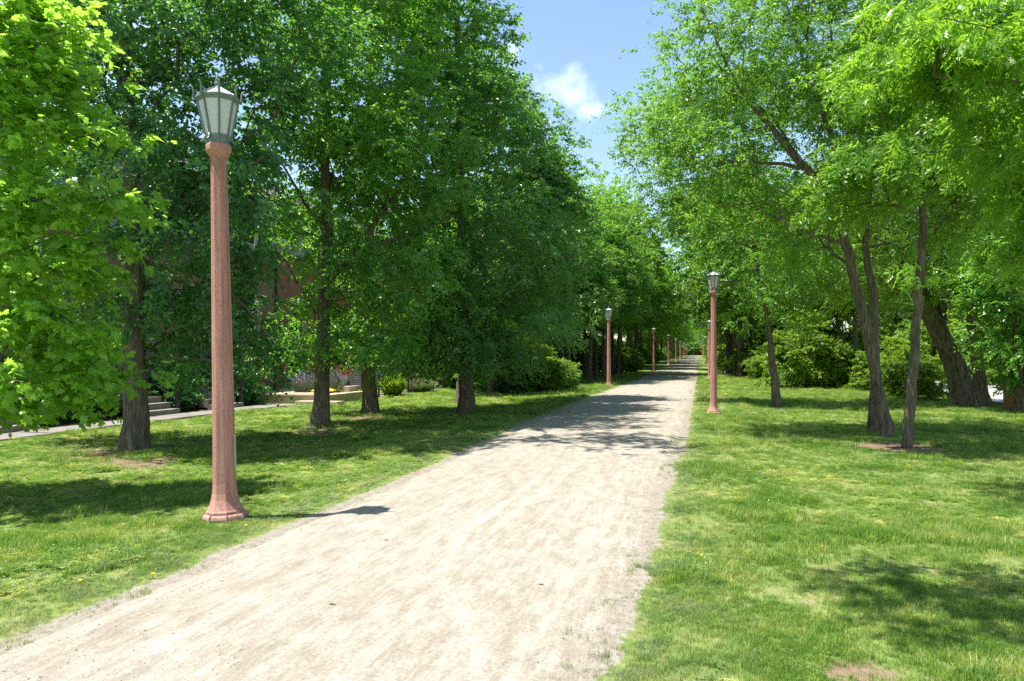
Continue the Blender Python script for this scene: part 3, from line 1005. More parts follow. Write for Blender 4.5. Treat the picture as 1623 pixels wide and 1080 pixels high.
b = at(741, 653)
D = depth_of(b)
tree('oak_tree', 'oak with drooping low boughs standing on the left lawn nearest the path', 'tree', b,
     TR([(741, 653), (738, 570), (735, 450), (730, 280), (726, 100), (722, -60)], D, 0.215, 0.05, b), [],
     [E(720, 40, D, 100, 120, 2.3), E(720, 210, D, 135, 110, 2.7), E(770, 400, D, 150, 100, 2.8), E(790, 520, D - .3, 130, 55, 2.2), E(690, 540, D, 90, 50, 2.0), E(745, 585, D - 1.0, 35, 30, 0.8)],
     'rhomb', 'leaf_oak', 'bark', 15, nclump=320, per=6, sig=0.36, ntw=5, m=8, tlen=0.48, size=0.11, droop=0.35, upb=0.45, zmin=1.3)

b = at(731, 638)
D = depth_of(b)
tree('tall_tree', 'tall tree whose slim trunk half hides behind the oak on the left lawn', 'tree', b,
     TR([(731, 638), (735, 560), (760, 400), (790, 250), (800, 150)], D, 0.2, 0.05, b), [],
     [E(845, 250, D, 62, 85, 2.0), E(850, 370, D, 80, 90, 2.4), E(780, 150, D, 40, 60, 1.6), E(845, 480, D, 70, 60, 2.2), E(875, 300, D, 35, 60, 1.4)],
     'rhomb', 'leaf_oak', 'bark', 16, nclump=240, per=6, sig=0.40, ntw=5, m=8, tlen=0.5, size=0.125, droop=0.3, upb=0.5, zmin=1.6)

# --- right side
b = at(1407, 693)
D = depth_of(b)
tree('elm_tree', 'leaning fine-leaved elm arching over the lawn right of the path', 'tree', b,
     TR([(1407, 693), (1390, 600), (1368, 500), (1346, 410), (1325, 335), (1300, 285), (1262, 255), (1225, 205), (1200, 170)], D, 0.122, 0.062, b),
     [TR([(1275, 262), (1230, 258), (1170, 256), (1090, 262)], D, 0.045, 0.015), TR([(1335, 370), (1330, 250), (1290, 140), (1250, 30)], D, 0.07, 0.02), TR([(1225, 205), (1200, 185), (1160, 120), (1130, 50)], D, 0.035, 0.012), TR([(1300, 285), (1250, 230), (1215, 165)], D, 0.04, 0.012), TR([(1340, 390), (1280, 370), (1200, 330)], D, 0.035, 0.012)],
     [E(1150, 130, D, 105, 110, 1.8), E(1110, 250, D, 100, 60, 1.5), E(1220, 60, D, 140, 130, 2.0), E(1210, 310, D + 1.6, 110, 75, 1.2), E(1330, 130, D, 110, 150, 1.9), E(1250, 400, D + 1.8, 90, 45, 1.0), E(1060, 190, D, 55, 60, 0.9), E(1090, 30, D, 55, 60, 0.9), E(1330, -80, D, 220, 100, 2.4)],
     'rhomb', 'leaf_elm', 'bark', 17, nclump=265, per=7, sig=0.32, ntw=6, m=8, tlen=0.42, size=0.068, droop=0.3, upb=0.55, zmin=1.9, r_tip=0.005)

b = at(1387, 684)
D = depth_of(b)
tree('elm_tree', 'slimmer dark trunk standing close behind the leaning elm', 'tree', b,
     TR([(1387, 684), (1386, 600), (1388, 500), (1382, 440), (1370, 395), (1378, 300), (1400, 180), (1420, 60)], D, 0.115, 0.035, b), [],
     [E(1400, 60, D, 130, 140, 2.0), E(1430, 260, D, 110, 110, 1.8), E(1460, 400, D + 1.2, 80, 55, 1.0)],
     'rhomb', 'leaf_elm', 'bark', 18, nclump=135, per=7, sig=0.34, ntw=6, m=8, tlen=0.42, size=0.068, droop=0.3, upb=0.55, zmin=1.9)

b = at(1437, 710)
D = depth_of(b)
tree('ash_tree', 'slim straight-trunked tree with bright drooping compound leaves on right lawn', 'tree', b,
     TR([(1437, 710), (1445, 620), (1452, 520), (1459, 430), (1463, 320), (1466, 200), (1480, 60)], D, 0.100, 0.04, b),
     [TR([(1463, 300), (1500, 240), (1560, 215)], D, 0.045, 0.015), TR([(1464, 260), (1430, 180), (1380, 140)], D, 0.04, 0.015)],
     [E(1400, 265, D - .5, 100, 55, 1.0), E(1420, 170, D - .4, 110, 80, 1.4), E(1540, 340, D - .2, 70, 40, 0.9), E(1360, 300, D - .6, 55, 28, 0.6), E(1480, 60, D, 130, 110, 1.5), E(1560, 240, D, 100, 70, 1.3)],
     'ash', 'leaf_ash', 'bark', 19, nclump=105, per=6, sig=0.26, ntw=4, m=4, tlen=0.34, size=0.18, droop=0.55, upb=0.7, zmin=2.0, picked=150)

b = Vector((7.2, 8.0, 0)); b.z = gzf(b.x, b.y)
tree('ash_tree', 'bright compound-leaved boughs of a tree reaching in at the upper right corner', 'tree', b,
     ([b, b + Vector((0, 0, 2.2)), b + Vector((-0.1, 0, 4.5)), b + Vector((-0.2, 0.1, 8))], 0.2, 0.06),
     [TR([(1720, 250, 8.6), (1623, 120, 8.4), (1540, 140, 8.3), (1480, 120, 8.2)], 8.4, 0.06, 0.02), TR([(1720, 330, 9.2), (1620, 225, 9.2), (1530, 235, 9.3)], 9.2, 0.05, 0.015), ([b + Vector((-0.1, 0, 4.5)), b + Vector((-2.5, -1.2, 5.8)), b + Vector((-5, -2.4, 5.8)), b + Vector((-7, -3.3, 5.5))], 0.07, 0.015)],
     [E(1590, 60, 8.4, 110, 70, 0.9), E(1480, 50, 8.3, 60, 45, 0.6), E(1620, 250, 9.2, 75, 35, 0.7), E(1610, 370, 9.4, 50, 35, 0.6), E(1680, 180, 8.8, 120, 150, 1.3), (5.2, 6.4, 7.2, 2.0, 1.6, 0.8), (3.0, 6.6, 6.2, 1.2, 0.7, 0.4)] + [(0.2, 4.75, 5.4, 0.75, 0.10, 0.15)] * 10 + [(1.2, 5.4, 5.5, 0.4, 0.25, 0.2)] * 5 + [(0.6, 3.1, 5.4, 0.5, 0.2, 0.2)] * 5,
     'pinnate', 'leaf_ash', 'bark', 20, nclump=105, per=6, sig=0.30, ntw=4, m=4, tlen=0.36, size=0.21, droop=0.6, upb=0.7, zmin=2.3, picked=150)

b = at(1232, 645)
D = depth_of(b)
tree('young_tree', 'young tree with slim dark trunk right of the near right-hand lamp', 'tree', b,
     TR([(1232, 645), (1226, 590), (1220, 530), (1212, 470), (1195, 400), (1190, 300)], D, 0.13, 0.04, b),
     [TR([(1206, 450), (1180, 440), (1150, 450), (1085, 440)], D, 0.05, 0.02), TR([(1218, 500), (1250, 440), (1270, 380)], D, 0.05, 0.02)],
     [E(1180, 320, D + 1, 105, 80, 2.2), E(1250, 420, D, 80, 50, 2.0), E(1085, 330, D + 1.5, 65, 60, 1.8), E(1050, 220, D + 1.5, 75, 75, 1.9), E(1220, 500, D, 55, 25, 1.2), E(1160, 180, D, 100, 90, 2.2)],
     'rhomb', 'leaf_elm', 'bark', 21, nclump=230, per=7, sig=0.42, ntw=5, m=8, tlen=0.5, size=0.10, droop=0.3, upb=0.6, zmin=1.9)

b = at(1530, 642)
D = depth_of(b)
tree('willow_tree', 'massive leaning trunk with deeply furrowed bark near the street', 'tree', b,
     TR([(1535, 642), (1518, 590), (1500, 545), (1478, 505), (1440, 430), (1420, 340), (1410, 220)], D, 0.37, 0.15, b),
     [TR([(1490, 520), (1500, 440), (1530, 340)], D, 0.2, 0.05)],
     [E(1440, 280, D, 130, 110, 3), E(1360, 420, D + 1, 80, 70, 2.4), E(1540, 300, D, 110, 100, 3), E(1480, 420, D - .5, 100, 55, 2.2), E(1420, 110, D, 130, 100, 3)],
     'lance', 'leaf_lime', 'bark_willow', 22, nclump=260, per=7, sig=0.5, ntw=5, m=9, tlen=0.6, size=0.15, droop=0.55, upb=0.5, zmin=2.2, furrow=0.09, flare=0.3)

b = at(1560, 646)
D = depth_of(b)
tree('street_tree', 'slender grey trunk standing against the massive furrowed trunk', 'tree', b,
     TR([(1560, 646), (1551, 590), (1545, 540), (1538, 470), (1535, 360), (1540, 200)], D, 0.21, 0.07, b), [],
     [E(1560, 330, D, 90, 90, 2.4), E(1600, 440, D, 70, 60, 2.0), E(1560, 160, D, 110, 110, 2.6)],
     'rhomb', 'leaf_mid', 'bark_pale', 23, nclump=150, per=7, sig=0.5, ntw=5, m=8, tlen=0.5, size=0.12, droop=0.3, upb=0.6, zmin=2.4)

b = at(1618, 655)
D = depth_of(b)
tree('street_tree', 'dark-trunked low leafy tree at the right edge of the lawn', 'tree', b,
     TR([(1618, 655), (1616, 600), (1612, 540), (1600, 450)], D, 0.15, 0.05, b), [],
     [E(1612, 540, D, 42, 60, 1.4), E(1600, 440, D, 70, 60, 1.8), E(1640, 590, D, 40, 50, 1.2)],
     'rhomb', 'leaf_mid', 'bark', 24, nclump=150, per=7, sig=0.3, ntw=5, m=8, tlen=0.4, size=0.095, droop=0.25, upb=0.7, zmin=0.5)

# ------------------------------------------------------------------ lamps
def scroll_pts(r0, z0, up=True):
    return [(r0, z0), (r0 + 0.016, z0 + 0.03), (r0 + 0.014, z0 + 0.075), (r0 + 0.024, z0 + 0.115), (r0 + 0.046, z0 + 0.128)] if up else \
        [(r0, z0), (r0 + 0.004, z0 - 0.03), (r0 + 0.02, z0 - 0.055), (r0 + 0.042, z0 - 0.062)]


_lamp_cache = {}
N8 = 8


def prot_mesh(key, fn, mat, smooth_shade=False):
    if key not in _lamp_cache:
        mb = fn()
        me = bpy.data.meshes.new(key); me.from_pydata(mb.V, [], mb.F)
        if smooth_shade: me.polygons.foreach_set('use_smooth', [True] * len(me.polygons))
        me.update(); me.materials.append(mat)
        _lamp_cache[key] = me
    return _lamp_cache[key]


def part(name, key, fn, mat, parent, rz=0.0, bevel=0.0, smooth_shade=False):
    o = bpy.data.objects.new(name, prot_mesh(key, fn, mat, smooth_shade))
    link(o); o.parent = parent; o.rotation_euler = (0, 0, rz)
    if bevel:
        m = o.modifiers.new('bevel', 'BEVEL'); m.width = bevel; m.segments = 2; m.limit_method = 'ANGLE'; m.angle_limit = math.radians(20)
    return o


ZB, ZT = 3.635, 3.975       # lantern glass from bottom to eave
RB, RT = 0.112, 0.180


def f_plinth():
    mb = MB()
    for k in range(8):   # cast base of eight rounded blocks
        a0 = 2 * PI * k / 8; c0, s0 = math.cos(a0), math.sin(a0)
        a1 = a0 + 2 * PI / 8; c1, s1 = math.cos(a1), math.sin(a1)
        f = 0.015
        prof = [(0.10, -0.1), (0.196, -0.1), (0.205, 0.025), (0.197, 0.052), (0.178, 0.062), (0.10, 0.064)]
        V = []
        for r, z in prof:
            for t_ in (f, 1 - f):
                V.append((r * (c0 * (1 - t_) + c1 * t_), r * (s0 * (1 - t_) + s1 * t_), z))
        n = len(prof)
        Fs = [(2 * i, 2 * i + 1, 2 * i + 3, 2 * i + 2) for i in range(n - 1)]
        Fs += [tuple(2 * i for i in range(n - 1, -1, -1)), tuple(2 * i + 1 for i in range(n))]
        mb.add(V, Fs)
    return mb


def f_shaft():
    return MB().lathe([(0.172, 0.055), (0.172, 0.085), (0.158, 0.10), (0.140, 0.14), (0.124, 0.19), (0.113, 0.25), (0.1065, 0.34), (0.103, 0.6), (0.0975, 1.2), (0.0905, 1.9), (0.083, 2.6), (0.0765, 3.2), (0.074, 3.40)], 8)


def f_capital():
    return MB().lathe([(0.074, 3.385), (0.078, 3.42), (0.094, 3.45), (0.110, 3.475), (0.1195, 3.487), (0.1195, 3.535), (0.111, 3.553), (0.09, 3.556)], 8)


def f_lbase():
    return MB().lathe([(0.088, 3.553), (0.102, 3.556), (0.100, 3.575), (0.104, 3.60), (0.117, 3.622), (0.119, ZB), (0.105, ZB + 0.002)], 8)


def f_eave():
    return MB().lathe([(0.165, ZT - 0.022), (RT + 0.004, ZT - 0.022), (RT + 0.012, ZT - 0.006), (RT + 0.026, ZT + 0.004), (RT + 0.026, ZT + 0.024), (RT + 0.006, ZT + 0.03), (0.165, ZT + 0.03)], 8)


def ring2(r0, z0, r1, z1, inset=0.0, th=0.006):
    a = PI / 8
    V = []
    for rr, zz in ((r0, z0), (r1, z1)):
        for s in (-1, 1):
            for q in (0, th):
                V.append(((rr - q) * math.cos(a), s * (rr - q) * math.sin(a) * (1 - inset), zz - (q if z0 != z1 and abs(z1 - z0) < 0.2 else 0)))
    # 0 L0out,1 L0in,2 R0out,3 R0in,4 L1out,5 L1in,6 R1out,7 R1in
    return MB().add(V, [(0, 2, 6, 4), (3, 1, 5, 7), (0, 4, 5, 1), (2, 3, 7, 6), (4, 6, 7, 5), (0, 1, 3, 2)])


def f_pane(): return ring2(RB, ZB, RT - 0.003, ZT - 0.02, 0.04)
def f_roofpane(): return ring2(RT + 0.006, ZT + 0.026, 0.03, ZT + 0.128, 0.04)
def f_rib(): return MB().tube([(RB + 0.001, 0, ZB - 0.004), (RT + 0.001, 0, ZT - 0.018)], 0.0115, 6)
def f_roofrib(): return MB().tube([(RT + 0.012, 0, ZT + 0.028), (0.026, 0, ZT + 0.132)], 0.010, 6)


def f_scroll():
    mb = MB()
    mb.tube([(r, 0, z) for r, z in scroll_pts(RT + 0.02, ZT - 0.004)], [0.011, 0.0105, 0.0098, 0.009, 0.007], 6)
    mb.tube([(r, 0, z) for r, z in scroll_pts(RB + 0.006, ZB + 0.0, False)], [0.012, 0.011, 0.010, 0.008], 6)
    return mb


def f_finial():
    return MB().lathe([(0.034, ZT + 0.118), (0.034, ZT + 0.135), (0.022, ZT + 0.142), (0.019, ZT + 0.155), (0.030, ZT + 0.163), (0.032, ZT + 0.172), (0.022, ZT + 0.180), (0.024, ZT + 0.188), (0.017, ZT + 0.22), (0.008, ZT + 0.268), (0.002, ZT + 0.276)], 14)


def f_glass_all():
    mb = MB()
    mb.lathe([(RB, ZB), (RT - 0.004, ZT - 0.02)], 8)
    mb.lathe([(RT + 0.008, ZT + 0.02), (0.03, ZT + 0.128)], 8)
    return mb


def f_frame_all():
    mb = MB()
    for f in (f_lbase, f_eave, f_finial):
        q = f(); mb.add(q.V, q.F)
    for k in range(8):
        a = 2 * PI * k / 8; c, s_ = math.cos(a), math.sin(a)
        for f in (f_rib, f_scroll, f_roofrib):
            q = f(); mb.add([(x * c - y * s_, x * s_ + y * c, z) for x, y, z in q.V], q.F)
    return mb


def lamp(loc, label, rz, full, tilt=(0, 0), scale=1.0):
    t = thing('street_lamp', label, 'street lamp', loc, 0, 'lamps lining the path')
    t.rotation_mode = 'ZYX'; t.rotation_euler = (tilt[0], tilt[1], rz)
    t.scale = (scale,) * 3
    part('shaft', 'lamp_shaft', f_shaft, M['concrete_pink'], t, 0, 0.006 if full else 0)
    if full:
        part('plinth', 'lamp_plinth', f_plinth, M['concrete_pink'], t, 0, 0.012)
        part('capital', 'lamp_capital', f_capital, M['concrete_pink'], t, 0, 0.006)
        l = part('lantern', 'lamp_base_ring', f_lbase, M['lamp_metal'], t)
        part('eave', 'lamp_eave', f_eave, M['lamp_metal'], l)
        part('finial', 'lamp_finial', f_finial, M['lamp_metal'], l, 0, 0, True)
        for k in range(8):
            a = 2 * PI * k / 8
            part('rib', 'lamp_rib', f_rib, M['lamp_metal'], l, a)
            part('roof_rib', 'lamp_roof_rib', f_roofrib, M['lamp_metal'], l, a)
            part('scroll', 'lamp_scroll', f_scroll, M['lamp_metal'], l, a, 0, True)
            part('pane', 'lamp_pane', f_pane, M['frosted'], l, a + PI / 8)
            part('roof_pane', 'lamp_roof_pane', f_roofpane, M['frosted'], l, a + PI / 8)
    else:
        part('plinth', 'lamp_plinth', f_plinth, M['concrete_pink'], t)
        part('capital', 'lamp_capital', f_capital, M['concrete_pink'], t)
        part('lantern_frame', 'lamp_frame_all', f_frame_all, M['lamp_metal'], t)
        part('lantern_glass', 'lamp_glass_all', f_glass_all, M['frosted'], t)
    return t


b = at(357, 823)
lamp(b, 'tall pinkish concrete lamp post nearest the camera, left of path', math.atan2(-b.y, -b.x) + math.radians(4), True, (0, -0.031), 1.02)
MB().box((0.0, 0.0, 0.0), (0.005, 0.058, 0.36)).build('access_panel', mat_simple('panel_patch', (0.40, 0.35, 0.25), 0.8, 0.2, 12, 0.2), bpy.data.objects['street_lamp'], loc=(0.1005 * math.cos(PI / 8 + PI / 4), 0.1005 * math.sin(PI / 8 + PI / 4), 0.62)).rotation_euler = (0, 0, PI / 8 + PI / 4)
left_lamps = [(-4.62, 37.9, 'second lamp from the camera on the left of the path'), (-4.3, 70.5, 'third lamp from the camera on the left of the path'), (-4.2, 101, 'fourth lamp from the camera on the left of the path'),
              (-4.25, 134, 'fifth lamp from the camera on the left of the path'), (-4.3, 164, 'sixth lamp from the camera on the left of the path'), (-4.3, 205, 'seventh lamp from the camera on the left of the path'), (-4.3, 245, 'farthest lamp on the left of the path')]
for i, (x, y, lab) in enumerate(left_lamps):
    lamp((x, y, gzf(x, y)), lab, 0.3 * i + 0.1, i < 1)
b = at(1131, 656)
lamp((b.x, b.y, b.z), 'nearest lamp on the right of the path, standing in the lawn', math.atan2(-b.y, -b.x) + math.radians(12), True, (0, 0.006), 0.95)
right_lamps = [(0.62, 52.5, 'second lamp on the right, half hidden behind the nearest right-hand lamp'), (0.85, 86, 'third lamp from the camera on the right of the path'),
               (0.62, 150, 'fourth lamp from the camera on the right of the path'), (0.6, 205, 'farthest lamp on the right of the path')]
for i, (x, y, lab) in enumerate(right_lamps):
    lamp((x, y, gzf(x, y)), lab, 0.37 * i + 0.2, False)

# ------------------------------------------------------------------ sidewalk, houses and yards at the left
def strip(name, x0, x1, y0, y1, mat, label, cat, dz=0.012, th=0.1, ny=40, fx=None):
    ys = np.linspace(y0, y1, ny)
    off = np.zeros(ny) if fx is None else fx(ys)
    V = []
    for y, o_ in zip(ys, off):
        za = gzf(x0 + o_, y) + dz; zb = gzf(x1 + o_, y) + dz
        V += [(x0 + o_, y, za - th), (x0 + o_, y, za), (x1 + o_, y, zb), (x1 + o_, y, zb - th)]
    V = np.array(V); Qs = []
    for i in range(ny - 1):
        for k in range(3):
            Qs.append((4 * i + k, 4 * i + k + 1, 4 * (i + 1) + k + 1, 4 * (i + 1) + k))
    o = ob(name, mesh_np(name, V, quads=np.array(Qs)[:, ::-1]), mat)
    return tag(o, label, cat, kind='structure')


sw = strip('sidewalk', -14.35, -13.35, 2, 22.2, M['pavement'], 'narrow grey concrete sidewalk in front of the house steps', 'sidewalk', 0.02)
# slabs of the sidewalk told apart by their joints
slab_me = None
for k in range(13):
    y = 2.8 + k * 1.5
    q = MB().box((0, 0, 0), (0.96, 1.485, 0.05))
    if slab_me is None:
        slab_me = bpy.data.meshes.new('slab'); slab_me.from_pydata(q.V, [], q.F); slab_me.update(); slab_me.materials.append(M['pavement'])
    o = bpy.data.objects.new('slab', slab_me); link(o); o.parent = sw; o.location = (-13.85, y, gzf(-13.85, y) + 0.018)
bed = strip('planting_bed', -17.95, -14.4, 2, 22.2, M['mulch'], 'brown mulched planting bed between sidewalk and house', 'bed', 0.014)


def brick_wall(parent, x, y0, y1, z0, z1, holes, mat, pick, seed):
    """courses of bricks standing proud of the mortar; pick = region (y0,y1,z0,z1) whose bricks are single objects"""
    rng = random.Random(seed)
    L, Hh, J, dp = 0.205, 0.066, 0.011, 0.03
    V = []; Fs = []
    singles = []
    nz = int((z1 - z0) / (Hh + J))
    for r in range(nz):
        zc = z0 + (r + 0.5) * (Hh + J)
        off = 0 if r % 2 == 0 else (L + J) / 2
        y = y0 + off
        while y + L < y1:
            yc = y + L / 2
            y += L + J
            if any(h[0] - 0.11 < yc < h[1] + 0.11 and h[2] - 0.04 < zc < h[3] + 0.04 for h in holes): continue
            pr = rng.uniform(0.006, 0.014)
            if pick and pick[0] < yc < pick[1] and pick[2] < zc < pick[3] and len(singles) < 300:
                singles.append((yc, zc, pr)); continue
            n = len(V)
            hx = pr
            V += [(x, yc - L / 2, zc - Hh / 2), (x, yc + L / 2, zc - Hh / 2), (x, yc + L / 2, zc + Hh / 2), (x, yc - L / 2, zc + Hh / 2),
                  (x + hx, yc - L / 2, zc - Hh / 2), (x + hx, yc + L / 2, zc - Hh / 2), (x + hx, yc + L / 2, zc + Hh / 2), (x + hx, yc - L / 2, zc + Hh / 2)]
            Fs += [(n + 4, n + 5, n + 6, n + 7), (n, n + 1, n + 5, n + 4), (n + 1, n + 2, n + 6, n + 5), (n + 2, n + 3, n + 7, n + 6), (n + 3, n, n + 4, n + 7)]
    o = ob('brickwork', mesh_np('brickwork', np.array(V), quads=np.array(Fs)), mat, parent); o['kind'] = 'stuff'
    if singles:
        q = MB().box((0, 0, 0), (0.022, L, Hh))
        ms = bpy.data.meshes.new('brick'); ms.from_pydata(q.V, [], q.F); ms.update(); ms.materials.append(mat)
        for yc, zc, pr in singles:
            b_ = bpy.data.objects.new('brick', ms); link(b_); b_.parent = parent
            b_.location = (x - 0.011 + pr, yc, zc); b_.rotation_euler = (0, rng.uniform(-.02, .02), rng.uniform(-.02, .02))


def wall_with_holes(y0, y1, z0, z1, holes, x, th=0.25):
    """plane wall facing +x with real openings"""
    ys = sorted(set([y0, y1] + [h[0] for h in holes] + [h[1] for h in holes]))
    zs = sorted(set([z0, z1] + [h[2] for h in holes] + [h[3] for h in holes]))
    mb = MB()
    for i in range(len(ys) - 1):
        for j in range(len(zs) - 1):
            yc, zc = (ys[i] + ys[i + 1]) / 2, (zs[j] + zs[j + 1]) / 2
            if any(h[0] < yc < h[1] and h[2] < zc < h[3] for h in holes): continue
            mb.add([(x, ys[i], zs[j]), (x, ys[i + 1], zs[j]), (x, ys[i + 1], zs[j + 1]), (x, ys[i], zs[j + 1])], [(0, 1, 2, 3)])
    for h in holes:
        a, b_, c, d = h
        xi = x - th
        mb.add([(x, a, c), (x, b_, c), (x, b_, d), (x, a, d), (xi, a, c), (xi, b_, c), (xi, b_, d), (xi, a, d)],
               [(0, 4, 5, 1), (1, 5, 6, 2), (2, 6, 7, 3), (3, 7, 4, 0)])
    return mb


def house(label, x, y0, y1, zt, zt2, mat, holes, doors, pick, seed, depth=9):
    g0 = -0.12
    t = thing('brick_house', label, 'house', (0, 0, 0))
    mb = wall_with_holes(y0, y1, g0, zt, holes + doors, x)
    mb.add([(x, y0, g0), (x, y0, zt), (x - depth, y0, zt), (x - depth, y0, g0)], [(0, 1, 2, 3)])
    mb.add([(x, y1, g0), (x, y1, zt), (x - depth, y1, zt), (x - depth, y1, g0)], [(3, 2, 1, 0)])
    mb.build('wall', M['mortar'], t)
    brick_wall(t, x, y0, y1, g0 + 0.2, zt - 0.02, holes + doors, mat, pick, seed)
    for h in holes:
        yc, zc, w, hh = (h[0] + h[1]) / 2, (h[2] + h[3]) / 2, h[1] - h[0], h[3] - h[2]
        f = MB()
        for s in (-1, 1):
            f.box((x - 0.12, yc + s * (w / 2 - 0.035), zc), (0.07, 0.07, hh))
            f.box((x - 0.12, yc, zc + s * (hh / 2 - 0.035)), (0.066, w - 0.14, 0.07))
        f.box((x - 0.125, yc, zc), (0.05, w - 0.14, 0.045))
        wn = f.build('window', M['white_trim'], t)
        for s in (-1, 1):
            MB().box((x - 0.14, yc, zc + s * (hh / 4 - 0.01)), (0.01, w - 0.13, hh / 2 - 0.06)).build('pane', M['pane'], wn)
        MB().box((x + 0.02, yc, h[2] - 0.045), (0.14, w + 0.16, 0.085)).build('sill', M['step'], wn)
        MB().box((x + 0.002, yc, h[3] + 0.10), (0.03, w + 0.22, 0.19)).build('lintel', mat, wn)
    for h in doors:
        yc, w, hh = (h[0] + h[1]) / 2, h[1] - h[0], h[3] - h[2]
        d = MB().box((x - 0.15, yc, (h[2] + h[3]) / 2), (0.05, w - 0.02, hh - 0.01)).build('door', M['navy_cloth'], t)
        MB().box((x - 0.115, yc, h[2] + hh * 0.72), (0.02, w * 0.55, hh * 0.35)).build('door_pane', M['pane'], d)
        MB().lathe([(0.03, 0), (0.03, 0.02)], 10, (0, 0, 0)).build('door_handle', M['black_metal'], d, loc=(x - 0.10, yc + w * 0.38, h[2] + 1.0))
    # pale upper storey with clapboards and a shingled roof
    up = MB().box((x - 0.4 - depth / 2, (y0 + y1) / 2, (zt + zt2) / 2), (depth - 0.2, y1 - y0 - 0.3, zt2 - zt)).build('upper_wall', M['siding'], t)
    n = int((zt2 - zt - 0.1) / 0.2)
    cb = MB().box((0, 0, 0), (0.03, y1 - y0 - 0.3, 0.19))
    cm = bpy.data.meshes.new('clapboard'); cm.from_pydata(cb.V, [], cb.F); cm.update(); cm.materials.append(M['siding'])
    for k in range(n):
        o = bpy.data.objects.new('clapboard', cm); link(o); o.parent = up; o.location = (x - 0.285, (y0 + y1) / 2, zt + 0.15 + k * 0.2); o.rotation_euler = (0, -0.06, 0)
    k = 0
    yy = y0 + 1.6
    while yy + 1.4 < y1:
        wn = MB().box((x - 0.26, yy, zt + 1.55), (0.09, 1.2, 1.5)).build('upper_window', M['white_trim'], t)
        for s in (-1, 1):
            MB().box((x - 0.214, yy, zt + 1.55 + s * 0.35), (0.012, 1.05, 0.64)).build('pane', M['pane'], wn)
        yy += 3.1
    MB().box((x + 0.05, (y0 + y1) / 2, zt + 0.06), (0.35, y1 - y0 + 0.1, 0.16)).build('cornice', M['roof'], t)
    rf = MB()
    xm = x - depth / 2 - 0.4
    V = [(x + 0.25, y0 - 0.3, zt2), (xm, y0 - 0.3, zt2 + 2.4), (x - depth - 0.8, y0 - 0.3, zt2), (x + 0.25, y1 + 0.3, zt2), (xm, y1 + 0.3, zt2 + 2.4), (x - depth - 0.8, y1 + 0.3, zt2)]
    rf.add(V, [(0, 3, 4, 1), (1, 4, 5, 2), (0, 1, 2), (3, 5, 4), (0, 2, 5, 3)])
    rf.build('roof', M['roof'], t)
    # rain pipe on the corner
    dpipe = MB().tube([(x + 0.06, y1 - 0.12, g0 + 0.1), (x + 0.06, y1 - 0.12, zt)], 0.05, 8).build('downpipe', M['black_metal'], t)
    return t


house('brown brick house with pale upper storey behind the stout tree at left', -18.0, 3.0, 28.2, 5.45, 8.3, M['brick_brown'],
      [(7.0, 8.2, 2.5, 4.3), (13.6, 14.8, 2.5, 4.3), (22.2, 23.5, 2.6, 4.25), (25.5, 26.8, 2.6, 4.25)], [(11.7, 12.7, 0.85, 3.0), (16.6, 17.6, 0.85, 3.0), (19.6, 20.6, 0.85, 3.0)], (24.2, 28.1, 3.9, 5.45), 3)
house('red brick house behind the patio and black fence', -19.0, 28.7, 47.0, 6.3, 8.9, M['brick_red'],
      [(31, 32.3, 2.4, 4.2), (35, 36.3, 2.4, 4.2), (39, 40.3, 2.4, 4.2), (43, 44.3, 2.4, 4.2), (31, 32.3, 0.4, 1.7), (35, 36.3, 0.4, 1.7), (39, 40.3, 0.4, 1.7)], [], None, 4)


def stoop(y, label, x0=-14.45, n=5, w=1.35):
    g = gzf(x0, y)
    t = thing('front_steps', label, 'steps', (x0, y, g), 0, 'front steps of the brick houses')
    for k in range(n):
        MB().box((-0.16 - 0.32 * k - (0.0), 0, 0.085 + 0.17 * k - 0.05), (0.36, w, 0.27)).build('step', M['step'], t, bevel=0.012)
    MB().box((-0.32 * n - 0.95, 0, 0.17 * n - 0.14), (1.95, w + 0.3, 0.30)).build('landing', M['step'], t, bevel=0.012)
    for s in (-1, 1):
        yy = s * (w / 2 - 0.02)
        r = MB().tube([(-0.05, yy, 0.98), (-0.32 * n, yy, 0.98 + 0.17 * n), (-3.3, yy, 0.98 + 0.17 * n)], 0.024, 8).build('handrail', M['black_metal'], t)
        MB().box((-0.08, yy, 0.46), (0.07, 0.07, 1.06)).build('newel_post', M['black_metal'], t)
        MB().box((-1.7, yy, 1.3), (0.05, 0.05, 1.0)).build('newel_post', M['black_metal'], t)
        MB().tube([(-0.05, yy, 0.42), (-0.32 * n, yy, 0.42 + 0.17 * n)], 0.014, 6).build('lower_rail', M['black_metal'], r)
        for k in range(8):
            xx = -0.2 - k * 0.19
            MB().box((xx, yy, 0.70 - xx * 0.53), (0.016, 0.016, 0.56)).build('baluster', M['black_metal'], r)
    return t


stoop(17.1, 'concrete front steps with black handrails behind the stout trunk')
stoop(20.1, 'concrete front steps seen just right of the nearest lamp post')
stoop(12.2, 'concrete front steps half hidden under the maple leaves at far left')

